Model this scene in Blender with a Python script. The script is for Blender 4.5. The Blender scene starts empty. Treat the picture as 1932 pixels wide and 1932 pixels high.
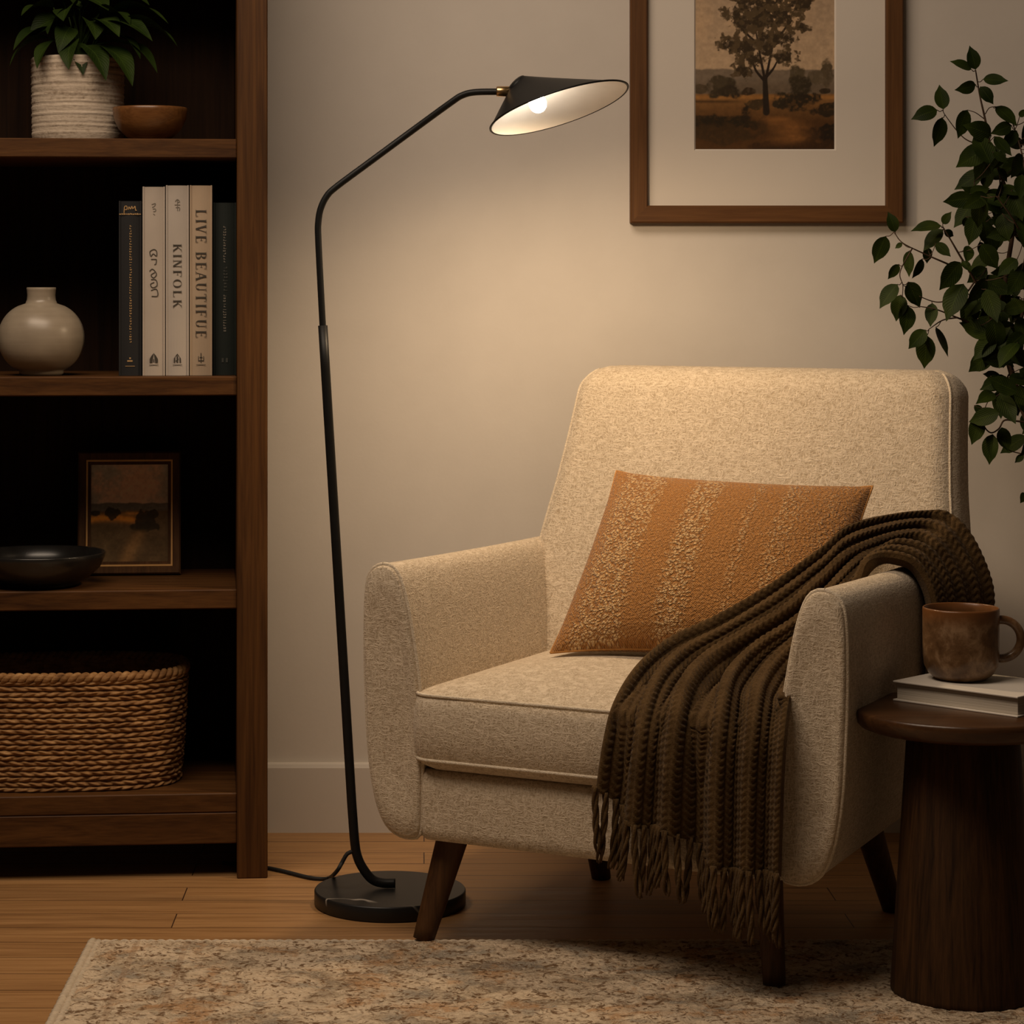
import bpy, math, random
import numpy as np
from mathutils import Vector
random.seed(7); rng = np.random.default_rng(7)
PI = math.pi
scene = bpy.context.scene
col = scene.collection

# ------------------------------------------------------------------ camera numbers
F = 4600.0; VPX = 800.0; HY = 550.0; CAMZ = 1.0716; DW = F / 950.0
def P(px, py, y):                       # point at depth y (wall = 0) on the line through a photo position
    d = DW + y
    return np.array([(px - VPX) * d / F, y, CAMZ - (py - HY) * d / F])

# ------------------------------------------------------------------ object helpers
def link(o):
    col.objects.link(o); return o
def thing(name, loc, label, cat, group=None):
    o = link(bpy.data.objects.new(name, None)); o.location = loc
    o.empty_display_size = .05
    tag(o, label, cat, group); return o
def tag(o, label=None, cat=None, group=None, kind=None):
    if label: o['label'] = label
    if cat: o['category'] = cat
    if group: o['group'] = group
    if kind: o['kind'] = kind
    return o
def wloc(o):
    v = Vector((0, 0, 0))
    while o is not None:
        v += o.location; o = o.parent
    return v
class MB:
    def __init__(s):
        s.v = []; s.f = []; s.uv = []; s.mi = []; s.n = 0; s.smooth = []
    def add(s, V, Fc, uv=None, mi=0, smooth=True):
        V = np.asarray(V, float).reshape(-1, 3); b = s.n
        s.v.append(V); s.n += len(V)
        s.uv.append(np.zeros((len(V), 2)) if uv is None else np.asarray(uv, float).reshape(-1, 2))
        for f in Fc:
            s.f.append(tuple(int(i) + b for i in f)); s.mi.append(mi); s.smooth.append(smooth)
        return b
    def grid(s, G, cu=False, cv=False, uv=None, flip=False, mi=0, smooth=True):
        G = np.asarray(G, float); n, m = G.shape[:2]
        idx = np.arange(n * m).reshape(n, m)
        i1 = np.roll(idx, -1, 0) if cu else idx[1:]
        i0 = idx if cu else idx[:-1]
        def cc(a): return (a, np.roll(a, -1, 1)) if cv else (a[:, :-1], a[:, 1:])
        a, b = cc(i0); d, c = cc(i1)
        q = np.stack([a, b, c, d], -1).reshape(-1, 4)
        if flip: q = q[:, ::-1]
        if uv is None:
            uu, vv = np.meshgrid(np.linspace(0, 1, n), np.linspace(0, 1, m), indexing='ij')
            uv = np.stack([uu, vv], -1)
        return s.add(G, q.tolist(), uv, mi, smooth)
    def rings(s, R, cap0=True, cap1=True, mi=0, smooth=True, flip=False):
        R = np.asarray(R, float); n, m = R.shape[:2]
        b = s.grid(R, cv=True, flip=flip, mi=mi, smooth=smooth)
        k0 = list(range(b, b + m)); k1 = list(range(b + (n - 1) * m, b + n * m))
        if flip: k0, k1 = k0[::-1], k1[::-1]
        if cap0: s.f.append(tuple(k0[::-1])); s.mi.append(mi); s.smooth.append(False)
        if cap1: s.f.append(tuple(k1)); s.mi.append(mi); s.smooth.append(False)
    def tube(s, pts, r, seg=12, caps=True, mi=0):
        pts = np.asarray(pts, float); n = len(pts); r = np.broadcast_to(np.asarray(r, float), (n,))
        t = np.gradient(pts, axis=0); t /= np.linalg.norm(t, axis=1)[:, None] + 1e-12
        up = np.array([0, 0, 1.]) if abs(t[0][2]) < .9 else np.array([1., 0, 0])
        nn = np.cross(t[0], up); nn /= np.linalg.norm(nn)
        R = []; a = np.linspace(0, 2 * PI, seg, endpoint=False)
        for i in range(n):
            nn = nn - t[i] * nn.dot(t[i]); nn /= np.linalg.norm(nn) + 1e-12
            bb = np.cross(t[i], nn)
            R.append(pts[i] + r[i] * (np.cos(a)[:, None] * nn + np.sin(a)[:, None] * bb))
        s.rings(R, caps, caps, mi)
    def lathe(s, prof, c, seg=48, mi=0, sx=1, sy=1, ex=2.0):
        prof = np.asarray(prof, float); a = np.linspace(0, 2 * PI, seg, endpoint=False)
        ca, sa = np.cos(a), np.sin(a)
        ca = np.sign(ca) * np.abs(ca) ** (2 / ex); sa = np.sign(sa) * np.abs(sa) ** (2 / ex)
        G = np.zeros((len(prof), seg, 3))
        G[:, :, 0] = c[0] + prof[:, :1] * ca * sx; G[:, :, 1] = c[1] + prof[:, :1] * sa * sy; G[:, :, 2] = c[2] + prof[:, 1:2]
        s.rings(G, True, True, mi)
    def box(s, c, ex, ey, ez, h, bev=.003, mi=0):       # centre, axes, half sizes, small bevel
        c = np.asarray(c, float); A = np.array([ex, ey, ez], float)
        V = []; keys = {}
        for sx in (-1, 1):
            for sy in (-1, 1):
                for sz in (-1, 1):
                    sg = np.array([sx, sy, sz])
                    for ax in range(3):
                        o = np.array(h, float) - bev; o[ax] = h[ax]
                        keys[(sx, sy, sz, ax)] = len(V); V.append(c + (sg * o) @ A)
        Fc = []
        K = lambda sg, ax: keys[(sg[0], sg[1], sg[2], ax)]
        for ax in range(3):
            b, d = [k for k in range(3) if k != ax]
            for s0 in (-1, 1):
                q = []
                for sb, sd in ((-1, -1), (1, -1), (1, 1), (-1, 1)):
                    sg = [0, 0, 0]; sg[ax] = s0; sg[b] = sb; sg[d] = sd; q.append(K(sg, ax))
                Fc.append(q)
        for ax in range(3):                              # edges along ax
            b, d = [k for k in range(3) if k != ax]
            for sb in (-1, 1):
                for sd in (-1, 1):
                    g0 = [0, 0, 0]; g0[ax] = -1; g0[b] = sb; g0[d] = sd
                    g1 = list(g0); g1[ax] = 1
                    Fc.append([K(g0, b), K(g1, b), K(g1, d), K(g0, d)])
        for sx in (-1, 1):
            for sy in (-1, 1):
                for sz in (-1, 1):
                    Fc.append([keys[(sx, sy, sz, a)] for a in range(3)])
        V = np.array(V); out = []
        for f in Fc:                                     # orient outward
            p = V[f]; nrm = np.cross(p[1] - p[0], p[2] - p[0])
            out.append(f if nrm.dot(p.mean(0) - c) > 0 else f[::-1])
        s.add(V, out, mi=mi, smooth=False)
    def build(s, name, mats, parent=None, origin=None, sub=0, solid=None, colors=None):
        V = np.concatenate(s.v); org = np.array(wloc(parent)) if parent else (np.array(origin, float) if origin is not None else np.zeros(3))
        me = bpy.data.meshes.new(name); me.from_pydata((V - org).tolist(), [], s.f)
        if not isinstance(mats, (list, tuple)): mats = [mats]
        for m in mats: me.materials.append(m)
        me.polygons.foreach_set('material_index', s.mi); me.polygons.foreach_set('use_smooth', s.smooth)
        uv = np.concatenate(s.uv); ul = me.uv_layers.new(name='UVMap')
        li = np.zeros(len(me.loops), int); me.loops.foreach_get('vertex_index', li)
        ul.data.foreach_set('uv', uv[li].astype(np.float32).ravel())
        if colors is not None:
            ca = me.color_attributes.new('paint', 'FLOAT_COLOR', 'POINT')
            c4 = np.ones((len(V), 4), np.float32); c4[:, :3] = colors; ca.data.foreach_set('color', c4.ravel())
        me.update()
        o = link(bpy.data.objects.new(name, me))
        if parent: o.parent = parent
        elif origin is not None: o.location = origin
        if solid: md = o.modifiers.new('solid', 'SOLIDIFY'); md.thickness = solid[0]; md.offset = solid[1]
        if sub: md = o.modifiers.new('sub', 'SUBSURF'); md.levels = md.render_levels = sub
        return o
def crom(pts, n):
    """Catmull-Rom through pts, n samples, even arc length"""
    p = np.asarray(pts, float); p = np.vstack([2 * p[0] - p[1], p, 2 * p[-1] - p[-2]])
    out = []
    for i in range(1, len(p) - 2):
        for t in np.linspace(0, 1, 24, endpoint=False):
            a, b, c, d = p[i - 1], p[i], p[i + 1], p[i + 2]
            out.append(.5 * (2 * b + (c - a) * t + (2 * a - 5 * b + 4 * c - d) * t * t + (3 * b - a - 3 * c + d) * t ** 3))
    out.append(p[-2]); out = np.array(out)
    L = np.concatenate([[0], np.cumsum(np.linalg.norm(np.diff(out, axis=0), axis=1))])
    q = np.linspace(0, L[-1], n)
    return np.stack([np.interp(q, L, out[:, k]) for k in range(out.shape[1])], -1)
def rrect(hx, hy, r, n=8):
    """rounded rectangle, CCW"""
    pts = []
    for cx, cy, a0 in ((1, 1, 0), (-1, 1, 90), (-1, -1, 180), (1, -1, 270)):
        for k in range(n + 1):
            a = math.radians(a0 + 90 * k / n)
            pts.append((cx * (hx - r) + r * math.cos(a), cy * (hy - r) + r * math.sin(a)))
    return np.array(pts)
_nt = {}
def vnoise(x, y, seed=0):
    if seed not in _nt: _nt[seed] = np.random.default_rng(seed + 100).random((64, 64))
    T = _nt[seed]; xi = np.floor(x).astype(int); yi = np.floor(y).astype(int); fx = x - xi; fy = y - yi
    fx = fx * fx * (3 - 2 * fx); fy = fy * fy * (3 - 2 * fy)
    g = lambda i, j: T[i % 64, j % 64]
    return (g(xi, yi) * (1 - fx) + g(xi + 1, yi) * fx) * (1 - fy) + (g(xi, yi + 1) * (1 - fx) + g(xi + 1, yi + 1) * fx) * fy
def fbm(x, y, oct=4, seed=0):
    s = 0; a = .5
    for k in range(oct): s = s + a * vnoise(x * 2 ** k, y * 2 ** k, seed + k); a *= .5
    return s / (1 - .5 ** oct)

# ------------------------------------------------------------------ material helpers
class NT:
    def __init__(s, name):
        s.m = bpy.data.materials.new(name); s.m.use_nodes = True; s.t = s.m.node_tree
        s.b = s.t.nodes['Principled BSDF']; s.out = s.t.nodes['Material Output']
    def n(s, typ, **kw):
        x = s.t.nodes.new(typ)
        for k, v in kw.items():
            if k.startswith('i_'): x.inputs[k[2:].replace('_', ' ')].default_value = v
            else: setattr(x, k, v)
        return x
    def l(s, a, b): s.t.links.new(a, b)
    def coord(s, kind='Object', scale=(1, 1, 1), rot=(0, 0, 0)):
        tc = s.n('ShaderNodeTexCoord'); mp = s.n('ShaderNodeMapping')
        mp.inputs['Scale'].default_value = scale; mp.inputs['Rotation'].default_value = rot
        s.l(tc.outputs[kind], mp.inputs['Vector']); return mp.outputs['Vector']
    def noise(s, vec, scale, detail=3, rough=.5, dist=0):
        x = s.n('ShaderNodeTexNoise'); x.inputs['Scale'].default_value = scale; x.inputs['Detail'].default_value = detail
        x.inputs['Roughness'].default_value = rough; x.inputs['Distortion'].default_value = dist
        if vec is not None: s.l(vec, x.inputs['Vector'])
        return x.outputs['Fac']
    def voro(s, vec, scale, feature='F1'):
        x = s.n('ShaderNodeTexVoronoi'); x.feature = feature; x.inputs['Scale'].default_value = scale
        s.l(vec, x.inputs['Vector']); return x.outputs['Distance']
    def ramp(s, fac, stops, interp='LINEAR'):
        x = s.n('ShaderNodeValToRGB'); e = x.color_ramp.elements; x.color_ramp.interpolation = interp
        while len(e) < len(stops): e.new(.5)
        for k, (p, c) in enumerate(stops):
            e[k].position = p; e[k].color = (*c, 1) if not isinstance(c, (int, float)) else (c, c, c, 1)
        s.l(fac, x.inputs['Fac']); return x.outputs['Color']
    def mix(s, fac, a, b, mode='MIX'):
        x = s.n('ShaderNodeMix'); x.data_type = 'RGBA'; x.blend_type = mode
        for sock, v in ((x.inputs[0], fac), (x.inputs[6], a), (x.inputs[7], b)):
            if hasattr(v, 'is_linked'): s.l(v, sock)
            else: sock.default_value = v if isinstance(v, (int, float)) else (*v, 1)
        return x.outputs[2]
    def math(s, op, a, b=None, c=None):
        x = s.n('ShaderNodeMath', operation=op)
        for k, v in enumerate((a, b, c)):
            if v is None: continue
            if hasattr(v, 'is_linked'): s.l(v, x.inputs[k])
            else: x.inputs[k].default_value = v
        return x.outputs[0]
    def bump(s, h, strength=.5, dist=.002, prev=None):
        x = s.n('ShaderNodeBump'); x.inputs['Strength'].default_value = strength; x.inputs['Distance'].default_value = dist
        s.l(h, x.inputs['Height'])
        if prev is not None: s.l(prev, x.inputs['Normal'])
        return x.outputs['Normal']
    def fin(s, color, rough=.6, normal=None, spec=None, metal=None, sheen=None, coat=None):
        for k, v in (('Base Color', color), ('Roughness', rough), ('Normal', normal), ('Specular IOR Level', spec), ('Metallic', metal), ('Sheen Weight', sheen), ('Coat Weight', coat)):
            if v is None: continue
            if hasattr(v, 'is_linked'): s.l(v, s.b.inputs[k])
            else: s.b.inputs[k].default_value = (*v, 1) if isinstance(v, (tuple, list)) else v
        return s.m
def plain(name, c, rough=.6, spec=.4, metal=0, noise=.12, scale=40, bump=0):
    t = NT(name); v = t.coord()
    n = t.noise(v, scale, 4)
    cc = t.ramp(n, [(.3, tuple(x * (1 - noise) for x in c)), (.7, tuple(min(1, x * (1 + noise)) for x in c))])
    nb = t.bump(n, bump, .001) if bump else None
    return t.fin(cc, rough, nb, spec, metal)
def wood(name, dark, light, axis, rough=.55, spec=.2, sc=1.0, bump=.25, coat=None):
    """axis = the direction of the grain in object space"""
    t = NT(name)
    st = [26.0 * sc] * 3; st[axis] = 1.3 * sc
    v = t.coord('Object', tuple(st))
    n1 = t.noise(v, 1.6, 5, .6, 1.2)
    st2 = [170.0 * sc] * 3; st2[axis] = 4.0 * sc
    v2 = t.coord('Object', tuple(st2))
    n2 = t.noise(v2, 1.5, 3, .6)
    f = t.math('ADD', t.math('MULTIPLY', n1, .65), t.math('MULTIPLY', n2, .35))
    c = t.ramp(f, [(.32, dark), (.5, tuple((a + b) / 2 for a, b in zip(dark, light))), (.68, light)])
    return t.fin(c, rough, t.bump(f, bump, .0015), spec, coat=coat)
def weave(name, c1, c2, scale=1.0, strength=.8):
    t = NT(name); v = t.coord('Object')
    vd = t.n('ShaderNodeVectorMath', operation='ADD'); ns = t.n('ShaderNodeTexNoise'); ns.inputs['Scale'].default_value = 60 * scale
    t.l(v, ns.inputs['Vector']); sc = t.n('ShaderNodeVectorMath', operation='SCALE'); sc.inputs['Scale'].default_value = .012 / scale
    t.l(ns.outputs['Color'], sc.inputs[0]); t.l(v, vd.inputs[0]); t.l(sc.outputs[0], vd.inputs[1])
    vv = vd.outputs[0]
    n1 = t.noise(vv, 300 * scale, 2, .6, .8)
    mpx = t.n('ShaderNodeMapping'); mpx.inputs['Scale'].default_value = (420 * scale, 420 * scale, 60 * scale); t.l(vv, mpx.inputs['Vector'])
    mpz = t.n('ShaderNodeMapping'); mpz.inputs['Scale'].default_value = (70 * scale, 70 * scale, 420 * scale); t.l(vv, mpz.inputs['Vector'])
    wx = t.noise(mpx.outputs[0], 1, 1); wz = t.noise(mpz.outputs[0], 1, 1)
    h = t.math('ADD', t.math('MULTIPLY', n1, .5), t.math('MULTIPLY', t.math('MAXIMUM', wx, wz), .8))
    c = t.ramp(h, [(.52, c1), (.8, c2)])
    big = t.noise(v, 14, 3)
    c = t.mix(t.math('MULTIPLY', big, .18), c, tuple(x * .75 for x in c1))
    return t.fin(c, .9, t.bump(h, strength, .0028), .15, sheen=.15)

WOODD, WOODL = (.034, .0125, .0033), (.112, .047, .0125)
M = {}
M['case_x'] = wood('bookcase wood along', WOODD, WOODL, 0)
M['case_z'] = wood('bookcase wood upright', WOODD, WOODL, 2)
M['case_back'] = wood('bookcase back wood with shade', (.010, .0045, .002), (.026, .011, .004), 2, .7, .1)  # same case wood, shade of the shelf recesses put into its colour
M['walnut_x'] = wood('frame walnut along', (.075, .032, .011), (.15, .066, .022), 0)
M['walnut_z'] = wood('frame walnut upright', (.075, .032, .011), (.15, .066, .022), 2)
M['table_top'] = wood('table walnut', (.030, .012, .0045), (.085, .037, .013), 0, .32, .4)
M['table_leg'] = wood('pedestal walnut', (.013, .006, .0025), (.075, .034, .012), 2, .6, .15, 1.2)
M['leg'] = wood('leg walnut', (.032, .013, .005), (.10, .045, .015), 2, .5, .25)
def m_wall():
    t = NT('plaster wall'); v = t.coord()
    n = t.noise(v, 7, 5, .6); n2 = t.noise(v, 120, 3)
    c = t.ramp(n, [(.3, (.615, .568, .512)), (.7, (.65, .602, .543))])
    return t.fin(c, .85, t.bump(t.math('ADD', t.math('MULTIPLY', n, .6), t.math('MULTIPLY', n2, .12)), .12, .01), .2)
M['wall'] = m_wall()
M['trim'] = plain('painted trim', (.60, .555, .50), .5, .35, 0, .03, 8)
def m_floor():
    t = NT('oak planks'); v = t.coord()
    br = t.n('ShaderNodeTexBrick'); br.inputs['Scale'].default_value = 1
    br.inputs['Brick Width'].default_value = 1.15; br.inputs['Row Height'].default_value = .092
    br.inputs['Mortar Size'].default_value = .0012; br.inputs['Mortar Smooth'].default_value = .3
    br.inputs['Color1'].default_value = (.2, .2, .2, 1); br.inputs['Color2'].default_value = (.85, .85, .85, 1); br.inputs['Mortar'].default_value = (0, 0, 0, 1)
    br.offset = .37; br.offset_frequency = 2
    t.l(v, br.inputs['Vector'])
    add = t.n('ShaderNodeVectorMath', operation='MULTIPLY_ADD'); t.l(br.outputs['Color'], add.inputs[0]); add.inputs[1].default_value = (3, 7, 5); t.l(v, add.inputs[2])
    mp = t.n('ShaderNodeMapping'); mp.inputs['Scale'].default_value = (1.6, 34, 34); t.l(add.outputs[0], mp.inputs['Vector'])
    n1 = t.noise(mp.outputs[0], 1.3, 5, .6, 1.5)
    mp2 = t.n('ShaderNodeMapping'); mp2.inputs['Scale'].default_value = (5, 190, 190); t.l(add.outputs[0], mp2.inputs['Vector'])
    n2 = t.noise(mp2.outputs[0], 1.3, 3)
    f = t.math('ADD', t.math('MULTIPLY', n1, .6), t.math('MULTIPLY', n2, .3))
    f = t.math('ADD', f, t.math('MULTIPLY', br.outputs['Color'], .14))
    c = t.ramp(f, [(.3, (.16, .075, .027)), (.52, (.33, .175, .068)), (.75, (.45, .255, .105))])
    c = t.mix(br.outputs['Fac'], c, (.04, .018, .008))
    h = t.math('SUBTRACT', t.math('MULTIPLY', f, .3), br.outputs['Fac'])
    return t.fin(c, t.ramp(n1, [(.3, .38), (.7, .55)]), t.bump(h, .25, .002), .4)
M['floor'] = m_floor()
M['fabric'] = weave('oatmeal upholstery', (.39, .305, .205), (.675, .57, .435))
M['piping'] = weave('oatmeal piping', (.52, .425, .305), (.74, .64, .50), 1.6)
M['black_metal'] = plain('black painted metal', (.008, .008, .008), .45, .22, 0, .1)
M['shade_white'] = plain('white shade lining', (.82, .78, .72), .6, .3, 0, .02)
M['brass'] = plain('brass', (.75, .50, .24), .3, .5, 1, .05)
def m_emit(name, c, s):
    t = NT(name); t.fin(c, .5); t.b.inputs['Emission Color'].default_value = (*c, 1); t.b.inputs['Emission Strength'].default_value = s; return t.m
BULB = 27.0
M['bulb'] = m_emit('glowing bulb', (1, .89, .74), BULB)
def m_marble():
    t = NT('black marble'); v = t.coord('Object', (1, 1, 1), (.3, .5, 1.1))
    w = t.n('ShaderNodeTexWave'); w.inputs['Scale'].default_value = 1.1; w.inputs['Distortion'].default_value = 9; w.inputs['Detail'].default_value = 4; w.inputs['Detail Scale'].default_value = 2.2
    t.l(v, w.inputs['Vector'])
    c = t.ramp(w.outputs['Fac'], [(.0, (.012, .012, .012)), (.9975, (.014, .013, .012)), (1, (.4, .36, .31))])
    c = t.mix(t.ramp(t.noise(v, 9, 2), [(.58, 0.0), (.64, 1.0)]), (.012, .012, .012), c)
    return t.fin(c, .4, None, .4)
M['marble'] = m_marble()
M['cord'] = plain('black cord', (.012, .011, .010), .7)
def m_attr(name, rough=.7):
    t = NT(name); a = t.n('ShaderNodeVertexColor'); a.layer_name = 'paint'
    n = t.noise(t.coord('Object', (1, 1, 1)), 500, 3)
    return t.fin(a.outputs['Color'], rough, t.bump(n, .15, .0006), .25)
M['paint'] = m_attr('painted picture')
M['mat_board'] = plain('mat board', (.70, .64, .565), .8, .2, 0, .02, 6)
M['gold'] = plain('gilt fillet', (.75, .42, .15), .45, .5, .3, .1)
def m_pot():
    t = NT('ribbed stoneware'); v = t.coord()
    mp = t.n('ShaderNodeMapping'); mp.inputs['Scale'].default_value = (9, 9, 95); t.l(v, mp.inputs['Vector'])
    n = t.noise(mp.outputs[0], 1, 4, .6); n2 = t.noise(v, 150, 4)
    c = t.ramp(t.math('ADD', t.math('MULTIPLY', n, .7), t.math('MULTIPLY', n2, .3)), [(.34, (.20, .15, .105)), (.46, (.42, .345, .265)), (.7, (.55, .465, .37))])
    return t.fin(c, .85, t.bump(t.math('ADD', n, t.math('MULTIPLY', n2, .4)), .6, .004), .2)
M['pot'] = m_pot()
def m_vase():
    t = NT('cream glazed stoneware'); v = t.coord()
    mp = t.n('ShaderNodeMapping'); mp.inputs['Scale'].default_value = (6, 6, 120); t.l(v, mp.inputs['Vector'])
    n = t.noise(mp.outputs[0], 1, 4); n2 = t.noise(v, 30, 4)
    c = t.ramp(t.math('ADD', t.math('MULTIPLY', n, .5), t.math('MULTIPLY', n2, .5)), [(.3, (.25, .205, .15)), (.7, (.33, .275, .205))])
    return t.fin(c, .33, t.bump(n, .12, .002), .45)
M['vase'] = m_vase()
M['bowl_brown'] = wood('brown bowl', (.09, .035, .010), (.21, .090, .028), 0, .3, .5)
M['bowl_black'] = plain('black glazed bowl', (.014, .013, .012), .25, .5, 0, .3, 20)
def m_leaf(name, a, b):
    t = NT(name); u = t.n('ShaderNodeUVMap'); sp = t.n('ShaderNodeSeparateXYZ'); t.l(u.outputs[0], sp.inputs[0])
    v = t.coord(); n = t.noise(v, 22, 3)
    rib = t.math('ABSOLUTE', t.math('SUBTRACT', sp.outputs[1], .5))
    vein = t.math('SINE', t.math('MULTIPLY', t.math('SUBTRACT', sp.outputs[0], t.math('MULTIPLY', rib, .6)), 75))
    c = t.ramp(n, [(.3, a), (.72, b)])
    ribm = t.math('LESS_THAN', rib, .025)
    c = t.mix(t.math('MULTIPLY', ribm, .35), c, tuple(x * 1.7 for x in b))
    return t.fin(c, .55, t.bump(vein, .18, .001), .12)
M['leaf'] = m_leaf('shelf plant leaf', (.008, .017, .002), (.022, .038, .005))
M['ficus'] = m_leaf('tree leaf', (.009, .0175, .002), (.028, .043, .005))
M['bark'] = plain('bark', (.06, .036, .022), .8, .2, 0, .4, 60, .4)
M['soil'] = plain('soil', (.02, .014, .009), .95, .1, 0, .5, 90, .6)
def m_basket():
    t = NT('seagrass rope'); v = t.coord(); n = t.noise(v, 45, 4, .65)
    n2 = t.noise(t.coord('Object', (40, 40, 260)), 1, 3)
    c = t.ramp(t.math('ADD', t.math('MULTIPLY', n, .6), t.math('MULTIPLY', n2, .4)), [(.3, (.085, .036, .011)), (.48, (.25, .125, .045)), (.7, (.46, .27, .115))])
    return t.fin(c, .75, t.bump(n2, .5, .002), .25)
M['basket'] = m_basket()
def m_knit():
    t = NT('brown knitted wool'); v = t.coord(); n = t.noise(v, 260, 4, .7); n2 = t.noise(v, 30, 3)
    c = t.ramp(t.math('ADD', t.math('MULTIPLY', n, .5), t.math('MULTIPLY', n2, .5)), [(.3, (.047, .026, .0095)), (.7, (.122, .072, .029))])
    return t.fin(c, .95, t.bump(n, .8, .003), .05, sheen=.06)
M['knit'] = m_knit()
def m_pillow():
    t = NT('ochre woven pillow'); u = t.n('ShaderNodeUVMap'); sp = t.n('ShaderNodeSeparateXYZ'); t.l(u.outputs[0], sp.inputs[0])
    X = sp.outputs[0]
    v = t.coord('UV', (58, 52, 1)); nz = t.n('ShaderNodeTexNoise'); nz.inputs['Scale'].default_value = 1.2; t.l(v, nz.inputs['Vector'])
    vd = t.n('ShaderNodeVectorMath', operation='ADD'); sc = t.n('ShaderNodeVectorMath', operation='SCALE'); sc.inputs['Scale'].default_value = 1.0
    t.l(nz.outputs['Color'], sc.inputs[0]); t.l(v, vd.inputs[0]); t.l(sc.outputs[0], vd.inputs[1])
    vo = t.n('ShaderNodeTexVoronoi'); vo.inputs['Scale'].default_value = 1.5; t.l(vd.outputs[0], vo.inputs['Vector'])
    nub = t.math('SUBTRACT', 1, t.math('MULTIPLY', vo.outputs['Distance'], 1.25))
    band = t.ramp(X, [(0, .35), (.05, .5), (.09, .9), (.20, 1), (.25, .85), (.28, .44), (.365, .46), (.40, .95), (.48, .9), (.51, .46), (.60, .44), (.63, .75), (.66, .45), (.71, .45), (.74, .8), (.80, .6), (.83, .44), (.89, .6), (1, .4)])
    wv = t.coord('UV', (150, 100, 1)); ch = t.n('ShaderNodeTexNoise'); ch.inputs['Scale'].default_value = 1; ch.inputs['Detail'].default_value = 2; t.l(wv, ch.inputs['Vector'])
    row = t.math('SINE', t.math('MULTIPLY', sp.outputs[1], 560)); cl = t.math('SINE', t.math('MULTIPLY', X, 760))
    wvh = t.math('ADD', t.math('MULTIPLY', t.math('MULTIPLY', row, cl), .16), t.math('MULTIPLY', ch.outputs['Fac'], .7))
    hi = t.math('MULTIPLY', nub, band)
    c = t.ramp(wvh, [(.2, (.25, .103, .024)), (.62, (.48, .232, .068))])
    hi = t.math('MULTIPLY', hi, t.math('ADD', .55, t.math('MULTIPLY', nz.outputs['Fac'], .8)))
    c = t.mix(t.ramp(hi, [(.26, 0.0), (.62, .9)]), c, (.74, .50, .24))
    h = t.math('ADD', t.math('MULTIPLY', wvh, .6), t.math('MULTIPLY', hi, 1.1))
    return t.fin(c, .9, t.bump(h, 1.0, .005), .1, sheen=.2)
M['pillow'] = m_pillow()
M['pillow_edge'] = plain('ochre pillow edge', (.42, .20, .06), .9, .1, 0, .2, 200)
def m_rug():
    t = NT('woven rug'); v = t.coord()
    n1 = t.noise(t.coord('Object', (5, 8, 1)), 1.5, 5, .7, .5)
    n2 = t.noise(t.coord('Object', (7, 9, 1)), 1.3, 4, .65, .6)
    n4 = t.noise(t.coord('Object', (9, 14, 1)), 1.1, 4, .65, .4)
    lp = t.coord('Object', (50, 62, 1)); n3 = t.noise(lp, 1.0, 2, .55, 1.8)
    fine = t.noise(t.coord('Object', (150, 190, 1)), 1.0, 2, .5, 1.0)
    vo = t.n('ShaderNodeTexVoronoi'); vo.inputs['Scale'].default_value = 1.1; t.l(lp, vo.inputs['Vector'])
    c = t.ramp(n1, [(.34, (.25, .195, .14)), (.43, (.41, .32, .22)), (.52, (.60, .475, .335)), (.66, (.66, .53, .38))])
    c = t.mix(t.ramp(n4, [(.53, 0.0), (.62, .7)]), c, (.29, .255, .205))
    c = t.mix(t.ramp(n2, [(.53, 0.0), (.63, .75)]), c, (.43, .235, .105))
    spx = t.n('ShaderNodeSeparateXYZ'); t.l(v, spx.inputs[0])
    for x0 in (-1.066, -.985):                           # faint border lines along the left edge
        ln = t.math('LESS_THAN', t.math('ABSOLUTE', t.math('SUBTRACT', spx.outputs[0], x0)), .005)
        c = t.mix(t.math('MULTIPLY', ln, t.math('MULTIPLY', n3, .7)), c, (.30, .18, .10))
    c = t.mix(t.ramp(n3, [(.36, .95), (.49, 0.0)]), c, (.15, .085, .042))
    c = t.mix(t.ramp(fine, [(.56, 0.0), (.7, .45)]), c, (.78, .66, .49))
    h = t.math('ADD', t.math('SUBTRACT', n3, t.math('MULTIPLY', vo.outputs['Distance'], .4)), t.math('MULTIPLY', fine, .4))
    return t.fin(c, .95, t.bump(h, 1.0, .007), .1)
M['rug'] = m_rug()
M['binding'] = plain('rug binding', (.52, .43, .32), .9, .1, 0, .15, 120, .5)
def m_mug():
    t = NT('mottled brown glaze'); v = t.coord(); n = t.noise(v, 24, 6, .7, .3); sp = t.n('ShaderNodeSeparateXYZ'); t.l(v, sp.inputs[0])
    c = t.ramp(n, [(.32, (.060, .028, .011)), (.5, (.135, .072, .032)), (.66, (.30, .19, .105))])
    top = t.ramp(t.math('ADD', sp.outputs[2], t.math('MULTIPLY', n, .02)), [(.095, 0.0), (.118, 1.0)])
    c = t.mix(top, c, (.15, .058, .016))
    return t.fin(c, .28, t.bump(n, .12, .002), .5)
M['mug'] = m_mug()
M['coffee'] = plain('mug inside', (.05, .026, .012), .3)
M['page'] = None
def m_page():
    t = NT('page block'); v = t.coord('Object', (1, 1, 1)); sp = t.n('ShaderNodeSeparateXYZ'); t.l(v, sp.inputs[0])
    n = t.noise(t.coord('Object', (3, 3, 900)), 1, 2)
    c = t.ramp(n, [(.3, (.40, .35, .28)), (.7, (.62, .56, .47))])
    return t.fin(c, .85, t.bump(n, .4, .001), .1)
M['page'] = m_page()
M['ink'] = plain('dark lettering', (.05, .042, .032), .6)
M['ink_gold'] = plain('gold lettering', (.42, .26, .11), .5)
M['ink_grey'] = plain('grey lettering', (.17, .15, .12), .6)
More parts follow.
